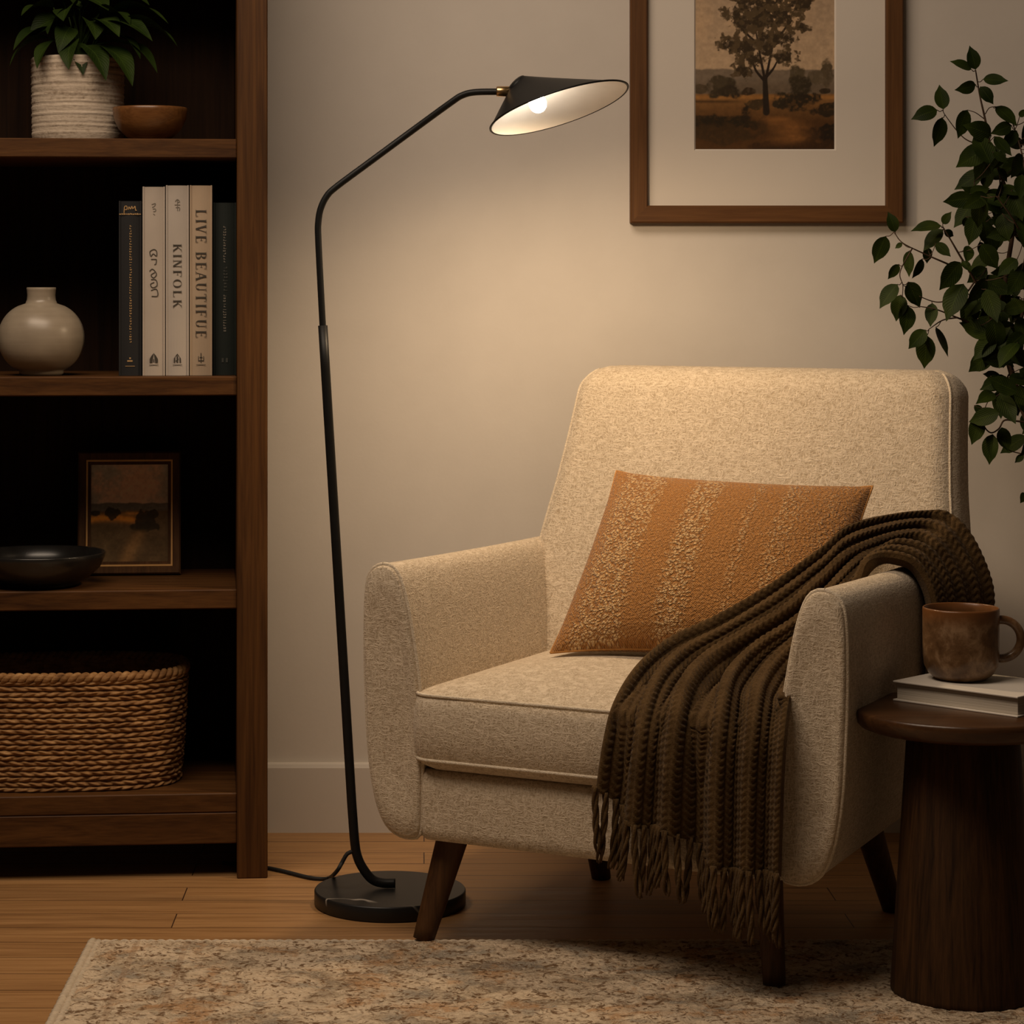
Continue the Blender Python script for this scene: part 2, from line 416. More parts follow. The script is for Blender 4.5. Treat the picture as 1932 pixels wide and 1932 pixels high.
M['ink_faint'] = plain('faint lettering', (.045, .046, .038), .6)
for nm, c in (('cover_charcoal', (.016, .016, .017)), ('cover_white', (.44, .38, .32)), ('cover_cool', (.43, .38, .33)), ('cover_cream', (.41, .31, .215)), ('cover_green', (.008, .012, .010)), ('cover_ivory', (.62, .57, .50))):
    M[nm] = plain(nm.replace('_', ' '), c, .6, .3, 0, .05, 12)

# ------------------------------------------------------------------ the setting
def plate(name, x0, x1, y0, y1, z0, z1, m):
    b = MB(); b.box(((x0 + x1) / 2, (y0 + y1) / 2, (z0 + z1) / 2), (1, 0, 0), (0, 1, 0), (0, 0, 1), ((x1 - x0) / 2, (y1 - y0) / 2, (z1 - z0) / 2), .0005)
    return tag(b.build(name, m), kind='structure')
plate('floor', -3.2, 3.2, -5.6, .1, -.06, 0, M['floor'])
plate('wall_back', -3.2, 3.2, 0, .1, 0, 2.7, M['wall'])
b = MB()
prof = [(0, 0), (-.016, 0), (-.016, .128), (-.013, .135), (-.006, .137), (0, .137)]
b.rings([[(x, y, z) for y, z in prof] for x in (3.2, -3.2)], smooth=False)
tag(b.build('baseboard_back', M['trim']), kind='structure')

# ------------------------------------------------------------------ bookcase
TH = math.radians(5)
EA = np.array([-math.cos(TH), -math.sin(TH), 0]); EB = np.array([-math.sin(TH), math.cos(TH), 0]); EZ = np.array([0, 0, 1.])
C0 = np.array([-.2856, -.389, 0])
BC = lambda a, bb, z: C0 + a * EA + bb * EB + z * EZ
CASE_W, CASE_D, CASE_H, SP = .96, .355, 2.05, .056
case = thing('bookcase', BC(CASE_W / 2, CASE_D / 2, 0), 'tall dark brown wooden open bookcase standing left of the black floor lamp', 'bookcase')
def cbox(name, a0, a1, b0, b1, z0, z1, m, bev=.002):
    q = MB(); q.box(BC((a0 + a1) / 2, (b0 + b1) / 2, (z0 + z1) / 2), EA, EB, EZ, ((a1 - a0) / 2, (b1 - b0) / 2, (z1 - z0) / 2), bev)
    return q.build(name, m, case)
cbox('side_panel', 0, SP, 0, CASE_D, 0, CASE_H, M['case_z'])
cbox('side_panel', CASE_W - SP, CASE_W, 0, CASE_D, 0, CASE_H, M['case_z'])
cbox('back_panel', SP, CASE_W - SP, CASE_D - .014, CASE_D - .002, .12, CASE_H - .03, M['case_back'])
SH = {'top': 1.350, 'books': .9167, 'low': .5276, 'floor': .1560}
for z in SH.values(): cbox('shelf', SP, CASE_W - SP, .004, CASE_D - .014, z - .035, z, M['case_x'])
cbox('shelf', SP, CASE_W - SP, .004, CASE_D - .014, CASE_H - .04, CASE_H - .002, M['case_x'])
cbox('shelf', SP, CASE_W - SP, .004, CASE_D - .014, 1.735, 1.77, M['case_x'])  # unseen upper shelf, added to keep light out of the compartment below
cbox('plinth_rail', SP, CASE_W - SP, .004, .03, .064, .1205, M['case_x'])
def on_shelf(px, bd, z):
    """shelf point under photo column px, bd behind the case front"""
    # solve X = (px-VPX)*d/F on the rotated case
    a = 0.3
    for _ in range(30):
        p = BC(a, bd, z); want = (px - VPX) * (DW + p[1]) / F; a += (p[0] - want) / math.cos(TH)
    return p

# pot with leaves
p = on_shelf(147, .165, SH['top'])
pl = thing('potted_plant', p, 'leafy green plant in a ribbed off-white pot on the top bookshelf', 'plant')
b = MB(); R = .0875; prof = [(.001, 0), (R * .93, 0), (R * .965, .004), (R * .975, .012)]
for k in range(60):
    z = .014 + .138 * k / 59
    prof.append((R * (.975 + .02 * z / .15) + .0006 * math.sin(k * 1.25) + .0006 * math.sin(k * 2.03) + .0004 * math.sin(k * 3.1 + 1), z))
prof += [(R * .995, .157), (R * .97, .1595), (R * .93, .156), (R * .92, .13), (.001, .13)]
b.lathe(prof, p, 72); b.build('pot', M['pot'], pl)
b = MB(); b.lathe([(.001, .135), (.05, .137), (R * .915, .134), (R * .915, .131), (.001, .131)], p, 32); b.build('soil', M['soil'], pl)
def leaf(mb, base, tip, width, bend=.15, roll=0., up=(0, 0, 1), fold=.25, shape='ovate', nu=9, nv=5, mi=0):
    base = np.asarray(base, float); tip = np.asarray(tip, float); d = tip - base; L = np.linalg.norm(d); d /= L
    upv = np.asarray(up, float); s = np.cross(d, upv)
    if np.linalg.norm(s) < 1e-4: s = np.cross(d, (1, 0, 0.))
    s /= np.linalg.norm(s); n = np.cross(s, d)
    c, r_ = math.cos(roll), math.sin(roll); s, n = s * c + n * r_, n * c - s * r_
    G = np.zeros((nu, nv, 3)); UV = np.zeros((nu, nv, 2))
    for i in range(nu):
        t = i / (nu - 1)
        if shape == 'ovate': w = (math.sin(PI * min(1, t ** .80)) ** .80) * (1 - .15 * t) * (1 - .55 * max(0, (t - .72) / .28) ** .8) + .012 * (t < .99)
        else: w = (math.sin(PI * t ** .72) ** .9)
        w = max(w, .015) if t < 1 else .004
        cen = base + d * L * t + n * bend * L * math.sin(PI * t) * 1.0
        for j in range(nv):
            q = (j / (nv - 1) - .5) * 2
            G[i, j] = cen + s * q * w * width / 2 + n * abs(q) * w * width / 2 * fold
            UV[i, j] = (t, j / (nv - 1))
    mb.grid(G, uv=UV, mi=mi)
b = MB(); st = MB()
crown = p + np.array([0, 0, .145])
# tips read from the photo: (px, py, depth offset toward the viewer, width)
tips = [(25, 95, .085, .045), (18, 125, .09, .04), (70, 130, .10, .042), (130, 132, .11, .04), (157, 142, .09, .036), (200, 153, .12, .046), (250, 163, .11, .05), (297, 138, .09, .05),
        (288, 78, .11, .045), (335, 88, .105, .06), (282, 10, .10, .05), (90, 65, .09, .05), (55, 72, .06, .045), (245, 47, .10, .05), (265, 112, .10, .045), (225, 70, .11, .045), (150, 20, .04, .05),
        (170, -25, .03, .055), (95, -10, .05, .05), (40, 30, .09, .05), (230, -20, .02, .055), (120, 40, .1, .05), (180, 75, .10, .045), (110, 100, .09, .042), (318, 45, .09, .055), (60, -30, -.02, .055), (205, 20, .08, .055), (140, -60, 0, .06), (265, 60, .05, .05)]
for k, (px, py, dz, w) in enumerate(tips):
    tip = P(px, py, p[1] - dz)
    dirv = tip - crown; hr = math.hypot(dirv[0], dirv[1])
    bs = crown + np.array([dirv[0], dirv[1], 0]) * .42 + np.array([0, 0, max(.035, dirv[2] * .6 + .055)])
    L = np.linalg.norm(tip - bs)
    if L < .075: bs = tip + (bs - tip) / L * .08
    bs[0] += rng.normal() * .006
    leaf(b, bs, tip, w * 1.02, .14, rng.normal() * .35, fold=.3, shape='lance', nu=11)
    s0 = crown + np.array([rng.normal() * .012, rng.normal() * .012, -.02])
    st.tube(crom([s0, (s0 + bs) / 2 + np.array([0, 0, .02]), bs], 10), .0016, 6)
b.build('foliage', M['leaf'], pl); st.build('stems', M['leaf'], pl)

# brown bowl
p = on_shelf(283, .078, SH['top'])
b = MB(); b.lathe([(.001, 0), (.036, 0), (.037, .004), (.044, .008), (.058, .022), (.0665, .040), (.0685, .054), (.0690, .0600), (.0675, .0615), (.0655, .060), (.063, .045), (.05, .022), (.03, .012), (.001, .010)], p, 56)
tag(b.build('bowl', M['bowl_brown'], None, p), 'small shallow brown bowl beside the ribbed plant pot on the top bookshelf', 'bowl')

# vase
p = on_shelf(78, .09, SH['books'])
b = MB(); R = .0795
pr = [(.001, 0), (.036, 0), (.040, .003), (.041, .006)]
for k in range(26):
    a = -1.12 + (1.12 + 1.08) * k / 25
    pr.append((R * (abs(math.cos(a)) ** .82), .069 + .067 * math.sin(a)))
pr += [(.029, .133), (.0265, .140), (.0258, .148), (.0265, .157), (.0272, .161), (.0262, .1625), (.0235, .161), (.0225, .148), (.03, .128), (.001, .12)]
b.lathe(pr, p, 64); tag(b.build('vase', M['vase'], None, p), 'round cream ceramic vase with a short neck left of the upright books', 'vase')

# ------------------------------------------------------------------ lettering (stroke glyphs with serifs)
def GL(ch):
    T, t = .15, .055     # thick, thin
    q = []
    rect = lambda x0, y0, x1, y1: q.append([(x0, y0), (x1, y0), (x1, y1), (x0, y1)])
    def serif(x, y): rect(x - .13, y - .02, x + .13, y + .02)
    def stem(x, w=T, s=(1, 1)):
        rect(x - w / 2, 0, x + w / 2, 1)
        if s[0]: serif(x, .02)
        if s[1]: serif(x, .98)
    def slant(x0, y0, x1, y1, w): q.append([(x0 - w / 2, y0), (x0 + w / 2, y0), (x1 + w / 2, y1), (x1 - w / 2, y1)])
    def arc(cx, cy, rx, ry, a0, a1, tk, tn):
        A = np.radians(np.linspace(a0, a1, 15))
        for a, c in zip(A[:-1], A[1:]):
            wa, wc = [tn + (tk - tn) * abs(math.cos(k)) for k in (a, c)]
            q.append([(cx + rx * math.cos(a), cy + ry * math.sin(a)), (cx + rx * math.cos(c), cy + ry * math.sin(c)),
                      (cx + (rx - wc) * math.cos(c), cy + (ry - tn) * math.sin(c) if False else cy + (ry - wc * .6) * math.sin(c)),
                      (cx + (rx - wa) * math.cos(a), cy + (ry - wa * .6) * math.sin(a))])
    w = .7
    if ch == 'L': stem(.18); rect(.18, 0, .62, t); rect(.58, 0, .62, .22)
    elif ch == 'I': stem(.18); w = .36
    elif ch == 'V': slant(.38, 0, .12, 1, T); slant(.38, 0, .64, 1, t); serif(.12, .98); serif(.64, .98); w = .76
    elif ch in 'EF':
        stem(.18); rect(.18, 1 - t, .6, 1); rect(.56, .8, .6, 1); rect(.18, .5, .48, .5 + t); rect(.45, .42, .48, .64)
        if ch == 'E': rect(.18, 0, .62, t); rect(.58, 0, .62, .22)
        w = .68
    elif ch == 'B': stem(.18); arc(.32, .75, .28, .25, -90, 90, T, t); arc(.32, .26, .34, .26, -90, 90, T, t); rect(.18, 1 - t, .34, 1); rect(.18, 0, .34, t); rect(.18, .49, .34, .49 + t); w = .76
    elif ch == 'A': slant(.1, 0, .38, 1, t); slant(.68, 0, .40, 1, T); rect(.22, .34, .58, .34 + t); serif(.1, .02); serif(.68, .02); w = .8
    elif ch == 'U': rect(.12, .3, .27, 1); rect(.60, .3, .655, 1); serif(.195, .98); serif(.63, .98); arc(.39, .32, .27, .32, 180, 360, .12, t); w = .82
    elif ch == 'T': stem(.36, T, (1, 0)); rect(.04, 1 - t, .68, 1); rect(.04, .78, .08, 1); rect(.64, .78, .68, 1); w = .74
    elif ch == 'K': stem(.18); slant(.26, .45, .62, 1, t); slant(.66, 0, .36, .6, T); serif(.62, .98); serif(.66, .02); w = .8
    elif ch == 'N': stem(.14, t); slant(.62, 0, .16, 1, T); rect(.61, 0, .665, 1); serif(.64, .98); w = .8
    elif ch == 'O': arc(.42, .5, .38, .52, 0, 360, T, t); w = .86
    elif ch == ' ': w = .45
    return q, w
def put_polys(mb, polys, org, ex, ey, en, lift=.0006):
    for k, pg in enumerate(polys):
        V = [org + x * ex + y * ey + en * (lift + 1e-5 * (k % 7)) for x, y in pg]
        n = np.cross(V[1] - V[0], V[2] - V[0]); f = [list(range(len(V)))]
        mb.add(V, f if n.dot(en) > 0 else [f[0][::-1]], smooth=False)
def text_polys(s, length):
    out = []; x = 0
    for ch in s:
        q, w = GL(ch)
        out += [[(a + x, c) for a, c in pg] for pg in q]; x += w + .13
    return out, x - .13
def book_up(name, px0, px1, pytop, bd, cover, label, letter):
    """book standing upright, spine to the front"""
    pa, pb = on_shelf(px0, bd, SH['books']), on_shelf(px1, bd, SH['books'])
    d = DW + (pa[1] + pb[1]) / 2; H = (CAMZ - (pytop - HY) * d / F) - SH['books']
    W = np.linalg.norm(pb - pa); ex = (pb - pa) / W; D = .19
    c = (pa + pb) / 2 + EB * D / 2
    t = thing(name, (pa + pb) / 2, label, 'book', 'books standing on the bookshelf')
    q = MB()
    zc = c + EZ * H / 2
    for sgn in (-1, 1): q.box(zc + ex * sgn * (W / 2 - .0018), ex, EB, EZ, (.0017, D / 2, H / 2), .0006)
    # rounded spine
    n = 9; aa = np.linspace(-1, 1, n); rows = []
    for z in (0.0005, H - .0005):
        rows.append([(pa + pb) / 2 + ex * a * (W / 2 - .0004) + EB * (.004 * a * a - .001) + EZ * z for a in aa])
    front = np.array(rows); back = front + EB * .0025
    q.rings(np.array([np.vstack([front[k], back[k][::-1]]) for k in (0, 1)]), smooth=False)
    q.build('cover', M[cover], t)
    q = MB(); q.box(zc + EB * .002, ex, EB, EZ, (W / 2 - .004, D / 2 - .006, H / 2 - .003), .0005); q.build('pages', M['page'], t)
    letter(t, (pa + pb) / 2 - EB * .0012, ex, W, H)
    return t
def spine_text(t, s, org, ex, W, H, top, bot, size, mk):
    """text reading downward between heights top and bot"""
    pg, L = text_polys(s, 1); k = (top - bot) / L
    mb = MB(); put_polys(mb, pg, org + EZ * top - ex * size / 2, -EZ * k, ex * size, -EB); mb.build('lettering', M[mk], t)
def scribble(t, org, ex, z0, z1, w, mk, n, seed, name='lettering'):
    r = random.Random(seed); mb = MB(); pg = []
    for k in range(n):
        z = z0 + (z1 - z0) * (k + .5) / n; h = abs(z1 - z0) / n * .36
        a = -w / 2 * r.uniform(.55, 1); c = w / 2 * r.uniform(.4, 1)
        pg.append([(a, z - h * .5), (c, z - h * .5), (c, z), (a, z)])
        if r.random() < .8: pg.append([(a, z), (a + w * .25, z), (a + w * .25, z + h), (a, z + h)])
        if r.random() < .5: pg.append([(c - w * .25, z), (c, z), (c, z + h), (c - w * .25, z + h)])
    put_polys(mb, pg, org, ex, EZ, -EB); mb.build(name, M[mk], t)
def emblem(t, org, ex, z, kind, mk):
    mb = MB(); pg = []; w = .0075
    if kind == 'arch':
        A = np.linspace(0, PI, 13); pts = [(-w, 0)] + [(-w * math.cos(a) * (1 if a < PI / 2 else 1), .009 + .008 * math.sin(a) ** 1.3) for a in A] + [(w, 0)]
        top = pts[1:-1]
        pg.append([(-w, 0), (-w * .35, 0), (-w * .2, .008), (0, .018), (-w * .55, .013), (-w, .007)]); pg.append([(w, 0), (w * .35, 0), (w * .2, .008), (0, .018), (w * .55, .013), (w, .007)])
        pg.append([(-w * .15, .001), (w * .15, .001), (w * .1, .007), (-w * .1, .007)])
    elif kind == 'bell':
        for s in (-1, 1):
            pg.append([(s * w * .9, 0), (s * w * .55, 0), (s * w * .5, .011), (s * w * .85, .008)]); pg.append([(s * w * .5, .011), (0, .014), (0, .017), (s * w * .85, .008)])
        pg.append([(-w * .18, 0), (w * .18, 0), (w * .18, .012), (-w * .18, .012)]); pg.append([(-w * .4, .002), (w * .3, .006), (w * .3, .008), (-w * .4, .004)])
    elif kind == 'anchor':
        pg.append([(-w * .1, 0), (w * .1, 0), (w * .1, .018), (-w * .1, .018)])
        for s in (-1, 1): pg.append([(s * w * .7, .004), (s * w * .55, .004), (s * w * .55, .012), (s * w * .7, .012)]); pg.append([(0, .003), (s * w * .7, .003), (s * w * .7, .0045), (0, .0045)])
        pg.append([(-w * .35, .009), (w * .35, .009), (w * .35, .0105), (-w * .35, .0105)])
    elif kind == 'small':
        pg += [[(-w * .2, .009), (w * .2, .009), (w * .2, .012), (-w * .2, .012)], [(-w * .7, .004), (w * .6, .004), (w * .6, .0068), (-w * .7, .0068)]]
    elif kind == 'pair':
        for s in (-1, 1): pg.append([(s * w * .75, 0), (s * w * .25, 0), (s * w * .25, .008), (s * w * .75, .008)])
    if kind != 'pair': pg.append([(-w * 1.15, -.0045), (w * 1.15, -.0045), (w * 1.15, -.0035), (-w * 1.15, -.0035)])
    put_polys(mb, pg, org + EZ * z, ex, EZ, -EB); mb.build('emblem', M[mk], t)
def curvy(t, org, ex, pts, r, mk):
    """brush-like lettering: strokes laid flat on the spine"""
    mb = MB()
    for s in pts:
        c = crom([(x, z, 0) for x, z in s], 6 * len(s)); tg = np.gradient(c, axis=0); tg /= np.linalg.norm(tg, axis=1)[:, None] + 1e-9
        pg = []
        for i in range(len(c) - 1):
            n0 = np.array([-tg[i][1], tg[i][0]]) * r; n1 = np.array([-tg[i + 1][1], tg[i + 1][0]]) * r
            pg.append([tuple(c[i][:2] + n0), tuple(c[i][:2] - n0), tuple(c[i + 1][:2] - n1), tuple(c[i + 1][:2] + n1)])
        put_polys(mb, pg, org, ex, EZ, -EB)
    mb.build('lettering', M[mk], t)
def L1(t, o, ex, W, H):
    scribble(t, o + ex * .001, ex, H - .044, .060, .0048, 'ink_gold', 46, 3)
    curvy(t, o, ex, [[(-.011, H - .022), (-.010, H - .011), (-.006, H - .010), (-.006, H - .016), (-.010, H - .016)], [(-.003, H - .016), (-.002, H - .011), (.001, H - .015), (.003, H - .010), (.005, H - .015)], [(.006, H - .014), (.009, H - .010), (.010, H - .017), (.012, H - .017)]], .0008, 'ink_gold')
    mb = MB(); pg = [[(x - .0018, H - .0255 + .0006 * (k % 2)), (x + .0016, H - .0255), (x + .0016, H - .0235), (x - .0018, H - .0235 + .0006 * (k % 3))] for k, x in enumerate(np.linspace(-.018, .018, 10))]
    put_polys(mb, pg, o, ex, EZ, -EB); mb.build('gold_band', M['ink_gold'], t)
    emblem(t, o, ex, .022, 'small', 'ink_gold')
def L2(t, o, ex, W, H):
    z = H
    curvy(t, o, ex, [[(-.004, z - .033), (.003, z - .031), (.001, z - .036), (-.003, z - .038)], [(-.002, z - .041), (.003, z - .041), (.003, z - .045), (-.001, z - .046)], [(-.001, z - .050), (.002, z - .052)]], .0006, 'ink_grey')
    q = .232
    curvy(t, o, ex, [[(-.006, q - .012), (-.007, q - .004), (0, q), (.005, q - .003), (.005, q - .012), (-.001, q - .008), (-.005, q - .013)],
                     [(.005, q - .018), (-.005, q - .018)], [(.005, q - .018), (.004, q - .026), (.001, q - .028)]], .0008, 'ink')
    curvy(t, o, ex, [[(-.008, q - .04), (-.002, q - .036), (.005, q - .045), (0, q - .052), (-.005, q - .047), (.002, q - .042)],
                     [(-.005, q - .055), (.004, q - .056), (.006, q - .066), (-.002, q - .070), (-.006, q - .064), (.001, q - .060)],
                     [(-.005, q - .075), (.005, q - .073), (.007, q - .085), (-.004, q - .086)]], .0008, 'ink')
    emblem(t, o, ex, .024, 'arch', 'ink')
def L3(t, o, ex, W, H):
    z = H
    curvy(t, o, ex, [[(-.004, z - .030), (0, z - .026), (.004, z - .030), (0, z - .032)], [(0, z - .026), (0, z - .047)], [(-.005, z - .036), (.005, z - .036)], [(-.003, z - .041), (.004, z - .041), (.003, z - .047)]], .0006, 'ink_grey')
    spine_text(t, 'KINFOLK', o, ex, W, H, H - .107, H - .226, .0155, 'ink')
    emblem(t, o, ex, .024, 'bell', 'ink')
def L4(t, o, ex, W, H):
    spine_text(t, 'LIVE BEAUTIFUE', o, ex, W, H, H - .044, H - .281, .0195, 'ink')
    emblem(t, o, ex, .024, 'anchor', 'ink')
def L5(t, o, ex, W, H):
    scribble(t, o, ex, H - .043, H - .112, .0065, 'ink_grey', 14, 9)
    scribble(t, o + ex * .0012, ex, H - .118, H - .165, .0085, 'ink_faint', 8, 11)
    scribble(t, o, ex, H - .17, H - .240, .0065, 'ink_grey', 14, 13)
    emblem(t, o, ex, .024, 'pair', 'ink_faint')
book_up('book', 224, 267, 379, .045, 'cover_charcoal', 'charcoal book with gold lettering, leftmost of the upright books on the shelf', L1)
book_up('book', 268.8, 311.5, 352, .042, 'cover_white', 'off-white book with a brush-lettered spine and dark arch emblem, right of the charcoal book', L2)
book_up('book', 312.8, 356.5, 349.5, .042, 'cover_cool', 'pale grey-white book with a short one-word serif title, between two light books', L3)
book_up('book', 358, 400.5, 349.5, .042, 'cover_cream', 'cream tan book with a long large serif title down its spine', L4)
book_up('book', 402, 446, 382, .060, 'cover_green', 'blackish green book squeezed against the right side of the bookcase', L5)

# ------------------------------------------------------------------ painted pictures (brushwork computed per vertex)
def lerp(a, b, t): return a + (b - a) * t[..., None] if isinstance(t, np.ndarray) else a + (b - a) * t
C_ = lambda r, g, b_: np.array([(x / 255) ** 2.2 for x in (r, g, b_)])
def over(img, c, m): return img * (1 - m[..., None]) + c * m[..., None]
sm = lambda x, a, b_: np.clip((x - a) / (b_ - a), 0, 1)
def paint_small(nx, ny):
    x, y = np.meshgrid(np.linspace(0, 1, nx), np.linspace(0, 1, ny), indexing='ij')   # y up
    n = fbm(x * 5, y * 7, 5, 1)
    img = lerp(C_(118, 102, 88), C_(112, 106, 96), y)
    img = over(img, C_(150, 118, 96), sm(fbm(x * 4 + 3, y * 5, 5, 5) - np.abs(y - .72) * .9 - np.abs(x - .5) * .35, .22, .5) * .8)
    hz = .605 + .02 * (fbm(x * 9, x * 0 + 2, 3, 8) - .4)
    img = over(img, C_(72, 66, 58), sm(hz - y, 0, .012))
    g = over(img, C_(110, 68, 30), sm(.55 - y, 0, .01))
    img = over(img, C_(66, 52, 36), sm(.54 - y + .03 * (n - .5), 0, .03))
    gold = np.exp(-((y - .435 - .02 * np.sin(x * 6)) / .035) ** 2) * sm(.72 - x, 0, .2)
    img = over(img, C_(150, 94, 38), np.clip(gold, 0, 1)); img = over(img, C_(135, 90, 44), np.exp(-((y - .495) / .018) ** 2) * sm(x, .4, .5) * sm(.85 - x, 0, .15) * .9)
    for cx, cy, rx, ry in ((.28, .50, .10, .075), (.70, .42, .13, .12), (.80, .49, .08, .05), (.07, .5, .09, .03), (.70, .36, .2, .05)):
        r = ((x - cx) / rx) ** 2 + ((y - cy) / ry) ** 2
        img = over(img, C_(38, 32, 22), sm(1.0 + (fbm(x * 22, y * 22, 3, 3) - .5) * 1.4 - r, 0, .3) * .95)
    low = sm(.36 + .06 * np.sin(x * 4 + 1) - y, 0, .06)
    img = over(img, lerp(C_(44, 34, 22), C_(70, 56, 38), n), low)
    path = np.exp(-((x - .62 + (.3 - y) * .6) / .09) ** 2) * sm(.34 - y, 0, .05)
    img = over(img, C_(98, 72, 44), np.clip(path, 0, 1) * .6)
    return np.clip(img * 3.6 * (.75 + .5 * fbm(x * 30, y * 40, 3, 12))[..., None], 0, 1)
def paint_large(nx, ny, aspect):
    x, y = np.meshgrid(np.linspace(0, 1, nx), np.linspace(0, 1, ny), indexing='ij'); Y = y * aspect      # Y in picture widths
    n = fbm(x * 5, Y * 6, 5, 21)
    img = lerp(C_(192, 163, 130), C_(168, 144, 118), sm(Y, .5, 1.2)); img = over(img, C_(206, 168, 126), sm(fbm(x * 3, Y * 3, 4, 30), .45, .7) * .5)
    hz = .575 + .03 * (fbm(x * 10, x * 0, 4, 28) - .3); img = over(img, C_(122, 106, 88), sm(hz - Y, 0, .012)); img = over(img, C_(108, 92, 74), sm(.49 + .03 * n - Y, 0, .05))
    img = over(img, lerp(C_(138, 98, 56), C_(82, 55, 28), sm(.4 - Y, 0, .2)), sm(.405 - Y, 0, .012))
    img = over(img, C_(168, 116, 60), np.exp(-((Y - .375) / .014) ** 2) * .7)
    def blob(cx, cy, rx, ry, c, f=16, hard=.25, amp=1.5, sd=3):
        nonlocal img
        r = ((x - cx) / rx) ** 2 + ((Y - cy) / ry) ** 2
        img = over(img, c, sm(1.0 + (fbm(x * f, Y * f, 5, sd) - .5) * amp * 1.5 - r, 0, hard * 1.6) * (.74 + .26 * sm(fbm(x * 55, Y * 55, 2, sd + 5), .25, .5)))
    blob(.04, .435, .06, .035, C_(84, 70, 52)); blob(.2, .44, .12, .08, C_(66, 55, 38)); blob(.26, .41, .1, .05, C_(58, 47, 32)); blob(.17, .49, .06, .05, C_(74, 62, 44)); blob(.38, .415, .06, .03, C_(62, 48, 32))
    blob(.94, .55, .045, .1, C_(90, 76, 56)); blob(.87, .52, .06, .05, C_(98, 84, 64)); blob(.93, .42, .04, .02, C_(60, 48, 32))
    blob(.73, .53, .055, .1, C_(84, 72, 52)); blob(.74, .43, .09, .10, C_(60, 50, 34)); blob(.62, .36, .08, .06, C_(56, 46, 30)); blob(.76, .34, .16, .07, C_(50, 40, 26))
    blob(.95, .29, .16, .05, C_(52, 40, 24)); blob(.44, .33, .08, .04, C_(70, 54, 32)); 
    img = over(img, C_(70, 50, 28), np.exp(-((Y - .345) / .01) ** 2) * sm(.36 - x, 0, .15) * .8)
    blob(.22, .20, .33, .055, C_(48, 38, 22), 14); blob(.1, .12, .4, .08, C_(66, 48, 26), 12); blob(.36, .24, .05, .07, C_(46, 36, 22)); blob(.9, .12, .18, .07, C_(40, 30, 18)); blob(.75, .02, .4, .06, C_(60, 40, 20))
    path = np.exp(-((x - .58 - .12 * np.sin(Y * 14)) / .12) ** 2) * sm(.25 - Y, 0, .03) * sm(Y, .02, .08)
    img = over(img, C_(150, 100, 52), np.clip(path * (.3 + fbm(x * 8, Y * 30, 3, 7)), 0, 1) * .8)
    # trunk and limbs
    TR = C_(46, 36, 26)
    def limb(pts, w0, w1):
        nonlocal img
        c = crom([(a, d, 0) for a, d in pts], 50)
        dist = np.full(x.shape, 9.0)
        for k, (a, d, _) in enumerate(c): dist = np.minimum(dist, np.hypot(x - a, Y - d) / (w0 + (w1 - w0) * k / 49))
        img = over(img, TR, sm(1.15 - dist, 0, .35))
    limb([(.51, .27), (.505, .4), (.50, .52)], .025, .017)
    for q in ([(.50, .5), (.47, .65), (.44, .82), (.40, 1.0)], [(.505, .5), (.53, .62), (.56, .8), (.55, 1.05)], [(.49, .5), (.44, .56), (.41, .62), (.33, .72)], [(.51, .52), (.56, .58), (.60, .66)], [(.45, .75), (.36, .84), (.27, .95)], [(.55, .74), (.64, .86), (.70, .98)]): limb(q, .011, .004)
    for cx, cy, rx, ry in ((.34, .58, .07, .06), (.42, .65, .08, .05), (.63, .67, .09, .05), (.28, .76, .10, .06), (.37, .74, .08, .06), (.50, .80, .09, .07), (.61, .80, .11, .06), (.75, .88, .06, .04), (.36, .92, .10, .08), (.48, .94, .12, .09), (.62, .96, .12, .09), (.28, .98, .07, .06), (.74, 1.06, .09, .06), (.4, 1.08, .14, .1), (.56, 1.12, .14, .1), (.55, 1.25, .16, .08), (.5, .72, .05, .05)):
        blob(cx, cy, rx * 1.12, ry * 1.12, C_(86, 70, 48), 30, .25, 2.9, 44); blob(cx + .01, cy - .012, rx * .8, ry * .75, C_(60, 48, 32), 42, .35, 2.8, 51)
    return np.clip(img * (.80 + .4 * fbm(x * 40, Y * 40, 3, 60))[..., None], 0, 1)

def canvas(name, org, ex, ez, img, parent):
    nx, ny = img.shape[:2]
    G = org + np.linspace(0, 1, nx)[:, None, None] * ex + np.linspace(0, 1, ny)[None, :, None] * ez
    mb = MB(); mb.grid(G, flip=False, smooth=False); return mb.build(name, M['paint'], parent, colors=img.reshape(-1, 3))
def frame_rails(parent, names, mh, mv, org, ex, ez, en, W, H, fw, dp):
    """mitred rails; en points to the viewer"""
    def rail(mb, a, b_, inn):
        a, b_, inn = map(np.asarray, (a, b_, inn)); d = b_ - a; L = np.linalg.norm(d); d = d / L
        prof = [(0, 0), (0, dp - .003), (.003, dp), (fw - .003, dp), (fw, dp - .004), (fw, 0)]
        r0 = [a + inn * q + d * q + en * z for q, z in prof]; r1 = [b_ + inn * q - d * q + en * z for q, z in prof]
        mb.rings([r0, r1], smooth=False)
    p00, p10, p01, p11 = org, org + ex * W, org + ez * H, org + ex * W + ez * H
    for nm, m, a, b_, inn in ((names[0], mh, p10, p00, ez), (names[0], mh, p01, p11, -ez), (names[1], mv, p00, p01, ex), (names[1], mv, p11, p10, -ex)):
        mb = MB(); rail(mb, a, b_, inn); mb.build(nm, m, parent)
